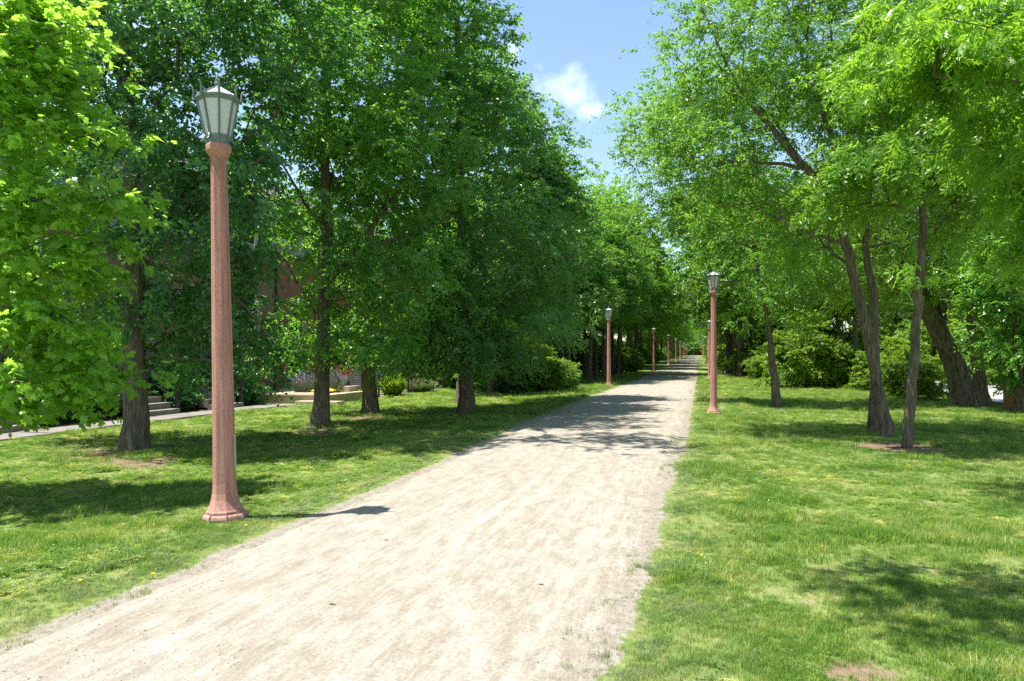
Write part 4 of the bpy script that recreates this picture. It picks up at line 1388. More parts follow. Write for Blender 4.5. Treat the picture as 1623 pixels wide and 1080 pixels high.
# patio with pots
pb = at(535, 640)
pt = thing('stone_patio', 'low beige stone patio with a step beside the flower pots', 'patio', (-14.3, 24.6, gzf(-14.3, 24.6)))
MB().box((-0.2, 0.0, 0.10), (4.1, 3.6, 0.38)).build('base', M['flagstone'], pt)
rngp = random.Random(5)
for i in range(6):
    for j in range(5):
        sx, sy = 4.2 / 6, 3.7 / 5
        o = MB().box((-0.2 - 2.1 + (i + .5) * sx, -1.85 + (j + .5) * sy, 0.315 + rngp.uniform(0, .006)), (sx - 0.015, sy - 0.015, 0.055)).build('flagstone', M['flagstone'], pt, bevel=0.008)
MB().box((1.6, -2.05, 0.03), (1.6, 0.5, 0.22)).build('step', M['flagstone'], pt, bevel=0.012)
MB().box((0.9, 0.9, 0.44), (1.1, 0.9, 0.20)).build('raised_block', M['flagstone'], pt, bevel=0.012)


def clump(name, label, cat, loc, n, h, spread, mat, seed, leaf='lance', lsz=0.05, flower=None, group=None, tall=0.0):
    """a tuft of arching stems carrying narrow leaves"""
    rng = np.random.default_rng(seed)
    t = thing(name, label, cat, loc, 0, group)
    pos = []; ax = []; nm = []; sz = []
    fp = []
    for k in range(n):
        a = rng.uniform(0, 2 * PI); rr = spread * math.sqrt(rng.random())
        b0 = np.array([rr * math.cos(a), rr * math.sin(a), 0]) * 0.45
        tip = np.array([rr * math.cos(a), rr * math.sin(a), h * rng.uniform(0.6, 1.1) * (1 - 0.35 * rr / spread)])
        m = 9
        for i in range(m):
            f = (i + rng.random()) / m
            p = b0 + (tip - b0) * f; p[2] += 0.0
            d = nrm(nrm(tip - b0) + rng.normal(0, 0.45, 3))
            pos.append(p); ax.append(d); nm.append(rng.normal(0, 1, 3)); sz.append(lsz * rng.uniform(.7, 1.3))
        fp.append(tip)
    pos = np.array(pos); ax = nrm(np.array(ax)); nm = np.array(nm); nm = nrm(nm - ax * np.sum(nm * ax, 1, keepdims=True))
    fr = (pos, ax, np.cross(nm, ax), nm, np.array(sz), rng.random(len(pos)))
    o = ob('foliage', leaf_mesh(name, leaf, fr), M[mat], t); o['kind'] = 'stuff'
    if flower:
        fp = np.array(fp); k = 7
        pos = np.repeat(fp, k, 0) + rng.normal(0, 0.012, (len(fp) * k, 3)) + np.outer(np.tile(np.arange(k), len(fp)), [0, 0, 0.022])
        ax = nrm(rng.normal(0, 1, pos.shape) + [0, 0, .6]); nm = rng.normal(0, 1, pos.shape); nm = nrm(nm - ax * np.sum(nm * ax, 1, keepdims=True))
        o = ob('flowers', leaf_mesh(name + '_flowers', 'rhomb', (pos, ax, np.cross(nm, ax), nm, np.full(len(pos), 0.045), rng.random(len(pos)))), M[flower], t); o['kind'] = 'stuff'
    return t


zp = gzf(-14.3, 24.6) + 0.35
clump('lavender_plant', 'purple-flowered lavender clump left of the forked tree trunk', 'plant', atD(482, 624, 27.2), 220, 0.75, 0.62, 'leaf_lavender', 1, 'lance', 0.09, 'petal_lavender')
clump('lavender_plant', 'purple-flowered lavender clump right of the forked tree trunk', 'plant', atD(528, 622, 27.0), 180, 0.75, 0.5, 'leaf_lavender', 2, 'lance', 0.09, 'petal_lavender')
clump('ornamental_grass', 'low rounded clump of pale variegated grass beside the fence', 'plant', at(665, 622), 420, 0.62, 0.85, 'leaf_pale', 3, 'lance', 0.16)
clump('iris_plant', 'tall bright green strap-leaved plant right of the third trunk', 'plant', at(622, 630), 200, 0.95, 0.5, 'leaf_lime', 4, 'lance', 0.26)
clump('hosta_plant', 'small lime green plant at the foot of the fence post', 'plant', at(577, 634), 120, 0.42, 0.36, 'leaf_lime', 5, 'ovate', 0.12)


def pot(loc, label, mat, r, h, plant=None, seed=1, square=False, group=None):
    t = thing('flower_pot', label, 'flower pot', loc, 0, group)
    MB().lathe([(r * 0.68, 0), (r * 0.95, h * 0.82), (r * 1.06, h * 0.83), (r * 1.06, h), (r * 0.93, h), (r * 0.88, h * 0.86), (0.01, h * 0.86)], 18, cap=True).build('pot', M[mat], t, smooth_shade=False)
    if plant:
        rng = np.random.default_rng(seed); n = 160
        d = nrm(rng.normal(0, 1, (n, 3)) + [0, 0, 0.8]); d[:, 2] = np.abs(d[:, 2])
        pos = np.array([0, 0, h]) + d * rng.uniform(0.1, 0.42, (n, 1))
        nm = rng.normal(0, 1, (n, 3)); nm = nrm(nm - d * np.sum(nm * d, 1, keepdims=True))
        o = ob('plant', leaf_mesh('pot_plant', 'lance', (pos, d, np.cross(nm, d), nm, np.full(n, 0.13), rng.random(n))), M[plant], t); o['kind'] = 'stuff'
    return t


pot((-14.55, 24.75, zp), 'plain orange terracotta pot on the stone patio', 'terracotta', 0.22, 0.42)
pot((-13.4, 25.5, zp + 0.19), 'grey bucket planter holding a reddish plant on the patio', 'planter_grey', 0.27, 0.36, 'petal_red', 8)
cu = MB(); 
g_ = 14
VV = []; FF = []
for i in range(g_):
    for j in range(g_):
        u, v = i / (g_ - 1) * 2 - 1, j / (g_ - 1) * 2 - 1
        hgt = 0.07 * ((1 - u ** 4) * (1 - v ** 4)) ** 0.5
        VV.append((0.36 * u, 0.5 * v, 0.075 + hgt)); 
for i in range(g_):
    for j in range(g_):
        u, v = i / (g_ - 1) * 2 - 1, j / (g_ - 1) * 2 - 1
        hgt = 0.07 * ((1 - u ** 4) * (1 - v ** 4)) ** 0.5
        VV.append((0.36 * u, 0.5 * v, 0.075 - hgt - 0.001))
for i in range(g_ - 1):
    for j in range(g_ - 1):
        a = i * g_ + j
        FF.append((a, a + g_, a + g_ + 1, a + 1)); a += g_ * g_; FF.append((a, a + 1, a + g_ + 1, a + g_))
me = bpy.data.meshes.new('cushion'); me.from_pydata(VV, [], FF); me.update(); me.polygons.foreach_set('use_smooth', [True] * len(FF))
o = ob('cushion', me, M['yellow_cloth'], None, (-13.35, 24.2, zp - 0.002)); tag(o, 'flat yellow cushion lying on the patio stones', 'cushion')


def fence(pts, label, h=0.95, sp=1.4, panel_mesh=None):
    p0 = Vector(pts[0])
    t = thing('metal_fence', label, 'fence', (p0.x, p0.y, gzf(p0.x, p0.y)))
    post_i = 0
    for a, b_ in zip(pts[:-1], pts[1:]):
        a = Vector(a); b_ = Vector(b_)
        L = (b_ - a).length; n = max(1, round(L / sp)); ang = math.atan2(b_.y - a.y, b_.x - a.x)
        for k in range(n + (1 if b_ == Vector(pts[-1]) else 0)):
            q = a + (b_ - a) * (k / n)
            z = gzf(q.x, q.y) - gzf(p0.x, p0.y)
            MB().box((q.x - p0.x, q.y - p0.y, z + h / 2), (0.055, 0.055, h + 0.08), ang).build('post', M['black_metal'], t)
        for k in range(n):
            q = a + (b_ - a) * ((k + .5) / n)
            z = gzf(q.x, q.y) - gzf(p0.x, p0.y)
            pn = MB()
            for zz in (0.10, h - 0.05):
                pn.box((q.x - p0.x, q.y - p0.y, z + zz), (L / n - 0.06, 0.03, 0.03), ang)
            pnl = pn.build('rail', M['black_metal'], t)
            pk = MB()
            m = 11
            for i in range(m):
                r = a + (b_ - a) * ((k + (i + .5) / m) / n)
                pk.box((r.x - p0.x, r.y - p0.y, z + h / 2), (0.014, 0.014, h - 0.16), ang)
            o = pk.build('pickets', M['black_metal'], pnl); o['kind'] = 'stuff'
    return t


fence([(-12.75, 25.9), (-12.5, 33.0), (-12.5, 47.5)], 'black metal picket fence running behind the third trunk and the oak')
strip('garden_walk', -13.6, -12.72, 27.5, 47.5, M['pavement'], 'pale paved walk just inside the black fence', 'walk', 0.02)
# grey slatted screen standing on the patio side
scn = thing('slatted_screen', 'grey slatted garden screen behind the third trunk', 'screen', (-14.6, 31.0, gzf(-14.6, 31)))
for k in range(9):
    MB().box((0, 0, 0.16 + k * 0.115), (2.6, 0.03, 0.10)).build('slat', M['mesh_grey'], scn)
for s in (-1, 1):
    MB().box((s * 1.3, 0.04, 0.6), (0.07, 0.05, 1.25)).build('post', M['mesh_grey'], scn)
MB().box((0, 0, 1.22), (2.74, 0.09, 0.05)).build('cap_rail', M['siding'], scn)

# ------------------------------------------------------------------ street and yards at the right
def street_dx(y): return 0 * y
street = strip('street', 10.2, 15.6, 14, 130, M['street'], 'pale concrete street glimpsed between the trees at right', 'street', 0.006, 0.1, 80)
strip('kerb', 9.95, 10.15, 14, 130, M['pavement'], 'low concrete kerb along the near edge of the street', 'kerb', 0.09, 0.2, 80)
strip('kerb', 15.65, 15.85, 14, 130, M['pavement'], 'low concrete kerb along the far edge of the street', 'kerb', 0.09, 0.2, 80)
pier = thing('brick_pier', 'short orange-red brick pier beside the street at the right edge', 'pier', (*at(1607, 652).xy, at(1607, 652).z))
for r in range(9):
    for k, (dx, dy) in enumerate(((-.11, -.11), (.11, -.11), (.11, .11), (-.11, .11))):
        MB().box((dx, dy, 0.036 + r * 0.078), (0.205, 0.205, 0.068)).build('brick', M['brick_red'], pier)
MB().box((0, 0, 0.35), (0.40, 0.40, 0.68)).build('mortar_core', M['mortar'], pier)
MB().box((0, 0, 0.735), (0.52, 0.52, 0.06)).build('cap', M['step'], pier, bevel=0.01)
# house across the street
hs = thing('tan_house', 'tan brick house across the street behind the massive leaning trunk', 'house', (0, 0, 0))
hx0, hx1, hy0, hy1 = 24.0, 34.0, 48.0, 62.0
MB().box(((hx0 + hx1) / 2, (hy0 + hy1) / 2, 2.6), (hx1 - hx0, hy1 - hy0, 5.6)).build('wall', mat_simple('brick_tan', (0.46, 0.30, 0.22), 0.9, 0.25, 6, 0.3), hs)
q = MB(); q.add([(hx0 - .5, hy0 - .5, 5.4), (hx1 + .5, hy0 - .5, 5.4), (hx1 + .5, hy1 + .5, 5.4), (hx0 - .5, hy1 + .5, 5.4), (hx0 + 5, hy0 + 3, 8.4), (hx0 + 5, hy1 - 3, 8.4)], [(0, 1, 4), (1, 2, 5, 4), (2, 3, 5), (3, 0, 4, 5), (0, 3, 2, 1)])
q.build('roof', M['roof'], hs)
for yy in (50, 53.5, 57, 60):
    w_ = MB().box((hx0 - 0.02, yy, 1.7), (0.08, 1.3, 1.5)).build('window', M['white_trim'], hs)
    MB().box((hx0 - 0.065, yy, 1.7), (0.02, 1.1, 1.3)).build('pane', M['pane'], w_)
for xx in (26, 29, 32):
    w_ = MB().box((xx, hy0 - 0.02, 1.7), (1.3, 0.08, 1.5)).build('window', M['white_trim'], hs)
    MB().box((xx, hy0 - 0.065, 1.7), (1.1, 0.02, 1.3)).build('pane', M['pane'], w_)

# ------------------------------------------------------------------ woods along the path
def copy_tree(src, loc, rz, s, label, group, sz=None, name=None):
    r = src.copy(); link(r)
    r.location = loc; r.rotation_euler = (0, 0, rz); r.scale = (s, s, sz or s)
    r['label'] = label; r['group'] = group
    for ch in src.children:
        c = ch.copy(); link(c); c.parent = r
    return r


def proto(kind, seed, h=11.0, leaf='rhomb', mat='leaf_wood', size=0.19, nclump=120, lean=0.4, zmin=2.4, bark='bark', low=False, r=0.17):
    rng = np.random.default_rng(seed)
    tr = ([(0, 0, 0), (lean * .2, .05, h * .25), (lean * .6, .1, h * .55), (lean, 0, h * .85)], r, 0.04)
    env = [(lean, 0, h * .62, h * .25, h * .25, h * .30), (lean + h * .1, h * .05, h * .45, h * .19, h * .19, h * .17), (lean - h * .12, -h * .07, h * .5, h * .18, h * .18, h * .18), (lean, 0, h * .84, h * .15, h * .15, h * .14)]
    if low: env += [(0, 0, h * .25, h * .22, h * .22, h * .16)]
    return tree(kind, 'x', 'tree', (0, 0, 0), tr, [], env, leaf, mat, bark, seed, nclump=nclump, per=6, sig=h * 0.045, ntw=5, m=7, tlen=0.65, size=size, droop=0.3, upb=0.65, zmin=zmin, local=True, rmin=0.014, r_tip=0.009)


def shrub_proto(kind, seed, mat, size=0.13, h=2.2, nclump=60, cat='shrub', leaf='rhomb'):
    env = [(0, 0, h * .5, h * .55, h * .55, h * .5), (h * .3, .1, h * .35, h * .4, h * .4, h * .35), (-h * .3, -.1, h * .38, h * .4, h * .4, h * .35)]
    return tree(kind, 'x', cat, (0, 0, 0), ([(0, 0, 0), (0.02, 0, h * .2), (0.05, 0, h * .6)], 0.04, 0.012), [], env, leaf, mat, 'bark', seed, nclump=nclump, per=6, sig=0.16 * h / 2, ntw=5, m=7, tlen=0.3, size=size, droop=0.25, upb=0.6, zmin=0.05, local=True, rmin=0.006, flare=0.2)


P1 = proto('wood_tree', 101, 13.0, 'rhomb', 'leaf_wood', 0.19, 140, 0.5, 4.2)
P2 = proto('wood_tree', 102, 13.5, 'rhomb', 'leaf_mid', 0.19, 140, -0.4, 4.2)
P3 = proto('wood_tree', 103, 10.5, 'rhomb', 'leaf_lime', 0.18, 120, 0.2, low=True)
P4 = proto('wood_tree', 104, 13.0, 'lance', 'leaf_elm', 0.25, 140, 0.8, 4.2)
S1 = shrub_proto('wood_shrub', 111, 'leaf_wood', 0.14)
S2 = shrub_proto('wood_shrub', 112, 'leaf_lime', 0.13)
S3 = shrub_proto('garden_shrub', 113, 'leaf_dark', 0.085, 1.5, 60)
protos = [P1, P2, P3, P4]
used = set()


LAMPS_AT = [(q[0], q[1]) for q in left_lamps + right_lamps]


def place(src, x, y, rz, s, label, group, sz=None):
    if src in protos:
        for lx, ly in LAMPS_AT:
            if math.hypot(x - (lx - 2.3), y - (ly - 1.0)) < 4.6 * s:
                y = (ly - 1.0) + (4.7 * s if y > ly - 1.0 else -4.7 * s)
    loc = (x, y, gzf(x, y) - 0.02)
    if src.name not in used:
        used.add(src.name)
        src.location = loc; src.rotation_euler = (0, 0, rz); src.scale = (s, s, sz or s); src['label'] = label; src['group'] = group
        return src
    return copy_tree(src, loc, rz, s, label, group, sz)


rw = random.Random(77)
gl = 'trees of the wood left of the path'
# the first trees of the left wood, told apart by the second lamp
b = at(897, 600, 0); place(P2, -9.0, 30.8, 0.4, 0.68, 'dense dark tree rising left of the second left-hand lamp', gl)
place(P3, -12.2, 36.5, 2.0, 1.0, 'light green low-branched tree just behind the second left-hand lamp', gl)
lab_l = 'slim dark trunk in the wood left of the path, between the second and third lamps'
for x, y, k, s in ((-7.6, 42.6, 0, 0.82), (-8.4, 45, 1, 0.86), (-7.2, 48.5, 3, 0.95), (-9.5, 50, 1, 1.0), (-7.4, 53, 0, 1.0), (-8.8, 57, 2, 1.1), (-7.1, 61, 1, 1.15), (-9.2, 65, 0, 1.15), (-11.5, 41, 1, 1.0), (-13.0, 52, 0, 1.2), (-12.5, 60, 1, 1.2)):
    place(protos[k], x, y, rw.uniform(0, 6.28), s, lab_l, gl, s * rw.uniform(.95, 1.12))
lab_l2 = 'leafy tree in the wood left of the path beyond the third lamp'
y = 72
while y < 290:
    for x in (-7.3, -11.0):
        place(rw.choice((P1, P2, P4)) if x > -9 else rw.choice(protos), x + rw.uniform(-.7, .7), y + rw.uniform(-2, 2), rw.uniform(0, 6.28), rw.uniform(1.05, 1.3), lab_l2, gl)
    y += 6.5 if y < 140 else 11
for x, y, k, s in ((-6.5, 50.5, 1, 0.92), (-6.4, 58.5, 0, 1.05)):
    place(protos[k], x, y, rw.uniform(0, 6.28), s, lab_l, gl, s * 1.08)
for y in range(38, 230, 9):
    place(S1, -15.5 + rw.uniform(-1, 1), y, rw.uniform(0, 6.28), rw.uniform(1.6, 2.1), 'tall dark thicket shrub deep in the left wood', 'thicket shrubs')
for y in range(52, 230, 9):
    place(S1, 9.2 + rw.uniform(-.6, .6), y, rw.uniform(0, 6.28), rw.uniform(1.5, 2.0), 'tall thicket shrub deep in the right wood', 'thicket shrubs')
for x, y, s in ((17.5, 22, 1.7), (18.5, 26, 1.8), (17.4, 30, 1.7), (17.8, 33.5, 1.9), (19, 37.5, 2.0), (20, 41, 2.0), (18, 45, 2.0), (21, 30, 2.2), (22, 36, 2.2), (17.6, 50, 2.0), (17.2, 55, 2.1), (18, 60, 2.2), (18.4, 66, 2.2), (20, 73, 2.3), (22, 80, 2.4), (23, 45, 2.3), (25, 90, 2.6), (16.6, 76, 2.2), (17.2, 80, 2.4), (18.6, 85, 2.5), (20.2, 90, 2.6), (21.5, 96, 2.7), (16.2, 71, 2.2)):
    place(S2 if y % 2 else S1, x, y, rw.uniform(0, 6.28), s, 'tall hedge shrub across the street at right', 'hedge across the street')
gr = 'trees of the wood right of the path'
place(P4, 2.9, 57.5, 1.1, 1.3, 'tall tree overhanging the path from the right beyond the second right-hand lamp', gr)
place(P2, 2.2, 62.8, 4.1, 1.42, 'broad tree arching over the path from the right, midway to the third right-hand lamp', gr)
place(P1, 2.9, 72.5, 2.1, 1.3, 'overhanging tree on the right shortly before the third right-hand lamp', gr)
place(P4, 7.85, 41.4, 0.9, 0.95, 'pale-trunked tree standing behind the leaning elm at the wood edge', gr)
place(P1, 7.5, 43.3, 2.9, 0.85, 'thin dark trunk beside the pale-trunked tree at the right wood edge', gr)
lab_r = 'leafy tree in the wood right of the path before the third right-hand lamp'
for x, y, k, s in ((6.2, 50, 3, 1.0), (9.0, 52, 0, 1.1), (4.8, 56, 0, 1.05), (7.8, 60, 2, 1.1), (4.0, 64, 3, 1.1), (6.6, 68, 1, 1.15), (3.6, 73, 0, 1.15), (6.0, 78, 2, 1.2), (9.3, 70, 1, 1.2)):
    place(protos[k], x, y, rw.uniform(0, 6.28), s, lab_r, gr)
lab_r2 = 'leafy tree in the wood right of the path beyond the third right-hand lamp'
y = 86
while y < 290:
    for x in (3.6, 7.4):
        place(rw.choice((P1, P2, P4)) if x < 5 else rw.choice(protos), x + rw.uniform(-.6, .6), y + rw.uniform(-2, 2), rw.uniform(0, 6.28), rw.uniform(1.05, 1.3), lab_r2, gr)
    y += 6.5 if y < 140 else 11
for x, y in ((-12, 318), (-8.5, 312), (-5.5, 322), (-2, 330), (1.5, 320), (5, 312), (9, 318)):
    place(rw.choice(protos), x, y, rw.uniform(0, 6.28), 1.25, 'leafy tree closing the far end of the path', 'trees at the far end of the path')
for x, y in ((-9, 306), (-6, 309), (-3.6, 311), (-1.5, 313), (0.6, 311), (3, 309), (6, 306), (-12, 303), (9, 304)):
    place(S1, x, y, rw.uniform(0, 6.28), 2.6, 'dark shrub closing the far end of the path', 'shrubs at the far end of the path')
for x, y, k, s in ((17.5, 36, 1, 0.9), (18.5, 46, 2, 1.0), (20, 60, 0, 1.1), (17.8, 70, 3, 1.1), (21, 82, 1, 1.2), (26, 34, 0, 1.0), (33, 42, 1, 1.1), (29, 70, 2, 1.2), (38, 56, 1, 1.2), (22, 26, 2, 0.9), (31, 27, 1, 1.1)):
    place(protos[k], x, y, rw.uniform(0, 6.28), s, 'leafy tree across the street at right', 'trees across the street')
for x, y, k, s in ((-30, 6, 0, 0.95), (-34, 16, 1, 1.0), (-31, 27, 2, 1.0), (-33, 38, 1, 1.1), (-30, 50, 0, 1.2), (-22, 53, 1, 1.1), (-17, 56, 2, 1.1), (-16.5, 50, 0, 0.9), (-24, 64, 0, 1.2), (-18, 68, 1, 1.2), (-15.5, 75, 0, 1.2)):
    place(protos[k], x, y, rw.uniform(0, 6.28), s, 'leafy tree behind the brick houses at left', 'trees behind the houses')
# undergrowth
place(S2, -7.3, 33.8, 0.3, 0.95, 'leafy green bush at the edge of the left wood beside the lawn', 'shrubs at the wood edges')
for x, y, k, s in ((-8.4, 32.3, 0, 1.0), (-9.8, 33.2, 0, 1.1), (-6.9, 36.0, 0, 0.7), (-8.3, 37.2, 1, 0.8), (-10.2, 38.5, 0, 1.2), (-9.3, 41, 0, 1.0), (-11.5, 44, 0, 1.3), (-10.5, 48, 0, 1.2), (-11, 53, 1, 1.2), (-10, 59, 0, 1.2), (-12, 36, 0, 1.3), (-14, 41, 0, 1.2)):
    place((S1, S2)[k], x, y, rw.uniform(0, 6.28), s, 'shrub in the shade of the left wood near the second lamp', 'shrubs at the wood edges')
place(S2, -6.3, 68.5, 0.7, 0.8, 'bright lime green bush beside the third left-hand lamp', 'shrubs at the wood edges', 0.9)
place(S2, -6.6, 77, 1.7, 0.7, 'lower lime green bush beyond the third left-hand lamp', 'shrubs at the wood edges')
y = 64
while y < 290:
    for x in (-8.3, -11):
        place(S1 if rw.random() < .7 else S2, x + rw.uniform(-.8, .8), y + rw.uniform(-1.5, 1.5), rw.uniform(0, 6.28), rw.uniform(.8, 1.3), 'shrub under the left wood beyond the second lamp', 'shrubs at the wood edges')
    y += 5 if y < 120 else 12
place(S2, 5.2, 40.0, 0.2, 1.35, 'broad pale green shrub on the right lawn between the slim trunks', 'shrubs at the wood edges', 1.7)
for x, y, k, s in ((6.4, 42, 1, 1.2), (8.8, 38.5, 0, 1.1), (9.0, 34.5, 0, 1.0), (8.6, 44.5, 0, 1.3), (7.8, 31.5, 0, 0.85), (6.0, 47, 0, 1.2), (4.4, 52, 0, 1.0), (3.6, 58, 1, 1.0), (5.6, 55, 0, 1.3), (3.4, 66, 0, 1.1), (5.4, 62, 0, 1.3), (8.9, 48, 0, 1.4)):
    place((S2, S2)[k], x, y, rw.uniform(0, 6.28), s, 'shrub along the right edge of the lawn', 'shrubs at the wood edges')
y = 72
while y < 290:
    for x in (3.0, 5.5, 8.5):
        place(S1 if rw.random() < .6 else S2, x + rw.uniform(-.6, .6), y + rw.uniform(-1.5, 1.5), rw.uniform(0, 6.28), rw.uniform(.8, 1.3), 'shrub under the right wood beyond the second right-hand lamp', 'shrubs at the wood edges')
    y += 5 if y < 120 else 12
gs = 'foundation shrubs of the houses'
for x, y, s, lab in ((-15.7, 14.2, 1.0, 'dark shrub between the steps, left of the stout trunk'), (-15.9, 15.5, 1.1, 'dark shrub directly behind the stout trunk'), (-15.6, 18.6, 1.1, 'dark shrub behind the nearest lamp post, between two flights of steps'),
                     (-15.6, 21.8, 1.3, 'large dark shrub just right of the second flight of steps'), (-15.9, 10.2, 1.1, 'dark shrub at far left under the maple')):
    place(S3, x, y, rw.uniform(0, 6), s, lab, gs)

# ------------------------------------------------------------------ turf blades
def tuft_mesh(name, n, h, spread, w, seed, bendk=0.5, seedhead=False):
    rng = np.random.default_rng(seed)
    V = []; T = []
    for k in range(n):
        a = rng.uniform(0, 2 * PI); r = spread * math.sqrt(rng.random())
        bx, by = r * math.cos(a), r * math.sin(a)
        hd = rng.uniform(0, 2 * PI); hh = h * rng.uniform(.55, 1.15); bd = hh * bendk * rng.uniform(.2, 1.2)
        dx, dy = math.cos(hd), math.sin(hd); sx, sy = -dy * w / 2, dx * w / 2
        i = len(V)
        V += [(bx - sx, by - sy, -0.01), (bx + sx, by + sy, -0.01),
              (bx - sx * .8 + dx * bd * .35, by - sy * .8 + dy * bd * .35, hh * .6), (bx + sx * .8 + dx * bd * .35, by + sy * .8 + dy * bd * .35, hh * .6),
              (bx + dx * bd, by + dy * bd, hh)]
        T += [(i, i + 1, i + 3), (i, i + 3, i + 2), (i + 2, i + 3, i + 4)]
    me = mesh_np(name, np.array(V), tris=np.array(T)); me.materials.append(M['blade'])
    return me


def clover_mesh(name, n, seed, flowers):
    rng = np.random.default_rng(seed)
    V = []; T = []; mi = []
    for k in range(n):
        a = rng.uniform(0, 2 * PI); r = 0.07 * math.sqrt(rng.random()); x, y = r * math.cos(a), r * math.sin(a); z = rng.uniform(.025, .05)
        for q in range(3):
            b_ = a + q * 2.094; L = 0.016
            i = len(V)
            V += [(x, y, z), (x + L * math.cos(b_ - .5), y + L * math.sin(b_ - .5), z + .003), (x + 1.2 * L * math.cos(b_), y + 1.2 * L * math.sin(b_), z - .001), (x + L * math.cos(b_ + .5), y + L * math.sin(b_ + .5), z + .003)]
            T += [(i, i + 1, i + 2), (i, i + 2, i + 3)]; mi += [0, 0]
    for k in range(flowers):
        a = rng.uniform(0, 2 * PI); r = 0.06 * math.sqrt(rng.random()); x, y, z = r * math.cos(a), r * math.sin(a), rng.uniform(.05, .075); R = 0.0065
        i = len(V)
        V += [(x + R, y, z), (x - R, y, z), (x, y + R, z), (x, y - R, z), (x, y, z + R), (x, y, z - R)]
        for f in ((0, 2, 4), (2, 1, 4), (1, 3, 4), (3, 0, 4), (2, 0, 5), (1, 2, 5), (3, 1, 5), (0, 3, 5)):
            T.append(tuple(i + q for q in f)); mi.append(1)
    me = mesh_np(name, np.array(V), tris=np.array(T)); me.materials.append(M['blade']); me.materials.append(M['clover_white'])
    me.polygons.foreach_set('material_index', np.array(mi, np.int32)); me.update()
    return me


tufts = [tuft_mesh('tuft', 16, 0.055, 0.055, 0.0042, 1), tuft_mesh('tuft', 16, 0.065, 0.06, 0.0045, 2), tuft_mesh('tuft', 13, 0.085, 0.05, 0.005, 3, 0.7), tuft_mesh('tuft', 15, 0.045, 0.06, 0.0042, 4, 0.9),
         clover_mesh('clover', 14, 5, 0), clover_mesh('clover', 12, 6, 1)]
tuft_obs = [bpy.data.objects.new('tuft_source', m_) for m_ in tufts]

rg = np.random.default_rng(9)
NP = 420000
# candidate positions in the part of the lawn that can be seen (and some way beside it)
Dn, Df = 1.9, 60.0
u = rg.random(NP)
Dd = (Dn ** 0.45 + u * (Df ** 0.45 - Dn ** 0.45)) ** (1 / 0.45)
lat = rg.uniform(-0.92, 0.92, NP) * Dd
gxp = Dd * -math.sin(YAW) + lat * math.cos(YAW)
gyp = Dd * math.cos(YAW) + lat * math.sin(YAW)
el, er = edge_l(gyp), edge_r(gyp)
inpath = (gxp > el - 0.01) & (gxp < er + 0.01)
dist_e = np.minimum(np.abs(gxp - el), np.abs(gxp - er))
creep = inpath & (dist_e < 0.34) & (rg.random(NP) < 0.34 * (1 - dist_e / 0.34) ** 2 * smooth(0.42, 0.62, fbm(gxp * 5, gyp * 5, 66, 3)))
dd_ = dirt(gxp, gyp) * smooth(0.0, 0.25, dist_e)
keep = (~inpath | creep) & (rg.random(NP) > smooth(0.3, 0.75, dd_) * 0.93)
thin = fbm(gxp * 2.2, gyp * 2.2, 51, 3)
keep &= rg.random(NP) < 0.22 + 1.0 * smooth(0.32, 0.64, thin)
keep &= rg.random(NP) < np.where(inpath, 1.0, 0.35 + 0.65 * smooth(0.0, 0.22, dist_e))
keep &= ~((gxp > -14.5) & (gxp < -13.3) & (gyp < 22.4)) & ~((gxp < -12.2) & (gyp > 22.3) & (gyp < 48)) & ~((gxp < -14.3)) & ~((gxp > 9.8) & (gxp < 16))
keep &= ~((np.hypot(gxp - at(357, 823).x, gyp - at(357, 823).y) < 0.20))
gxp, gyp, Dd, dist_e = gxp[keep], gyp[keep], Dd[keep], dist_e[keep]
n = len(gxp)
lush = fbm(gxp * 1.3 + 4, gyp * 1.3, 61, 3)
big = smooth(0.5, 0.7, lush)
scl = (0.44 + 0.42 * rg.random(n)) * (1 + 0.04 * np.maximum(0, Dd - 6)) * (0.8 + 0.55 * big)
scl *= 0.5 + 0.5 * smooth(0.0, 0.3, dist_e)
idx_ = rg.choice([0, 1, 3], n)
idx_ = np.where((big > 0.5) & (rg.random(n) < 0.6), 2, idx_)
cl_m = (fbm(gxp * 0.9 + 7, gyp * 0.9, 71, 4) + rg.normal(0, .08, n) > 0.50) & (gxp < -3.4)
cl_m |= (fbm(gxp * 0.9 + 7, gyp * 0.9, 73, 4) + rg.normal(0, .08, n) > 0.66) & (gxp > -1)
idx_ = np.where(cl_m & (rg.random(n) < 0.6), np.where(rg.random(n) < 0.07, 5, 4), idx_)
gm = bpy.data.meshes.new('lawn_grass')
gm.vertices.add(n)
gm.vertices.foreach_set('co', np.stack([gxp, gyp, gz(gxp, gyp)], -1).astype(np.float32).ravel())
a_ = gm.attributes.new('rot', 'FLOAT_VECTOR', 'POINT')
a_.data.foreach_set('vector', np.stack([rg.normal(0, .12, n), rg.normal(0, .12, n), rg.uniform(0, 6.28, n)], -1).astype(np.float32).ravel())
a_ = gm.attributes.new('sc', 'FLOAT', 'POINT'); a_.data.foreach_set('value', scl.astype(np.float32))
a_ = gm.attributes.new('idx', 'INT', 'POINT'); a_.data.foreach_set('value', idx_.astype(np.int32))
lawn = ob('lawn_grass', gm, M['blade'])
tag(lawn, 'short green grass and clover covering the lawn beside the path', 'grass', kind='stuff')
ng = bpy.data.node_groups.new('scatter_turf', 'GeometryNodeTree')
ng.interface.new_socket('Geometry', in_out='INPUT', socket_type='NodeSocketGeometry')
ng.interface.new_socket('Geometry', in_out='OUTPUT', socket_type='NodeSocketGeometry')
gi = ng.nodes.new('NodeGroupInput'); go = ng.nodes.new('NodeGroupOutput')
iop = ng.nodes.new('GeometryNodeInstanceOnPoints')
ji = ng.nodes.new('GeometryNodeJoinGeometry')
ois = []
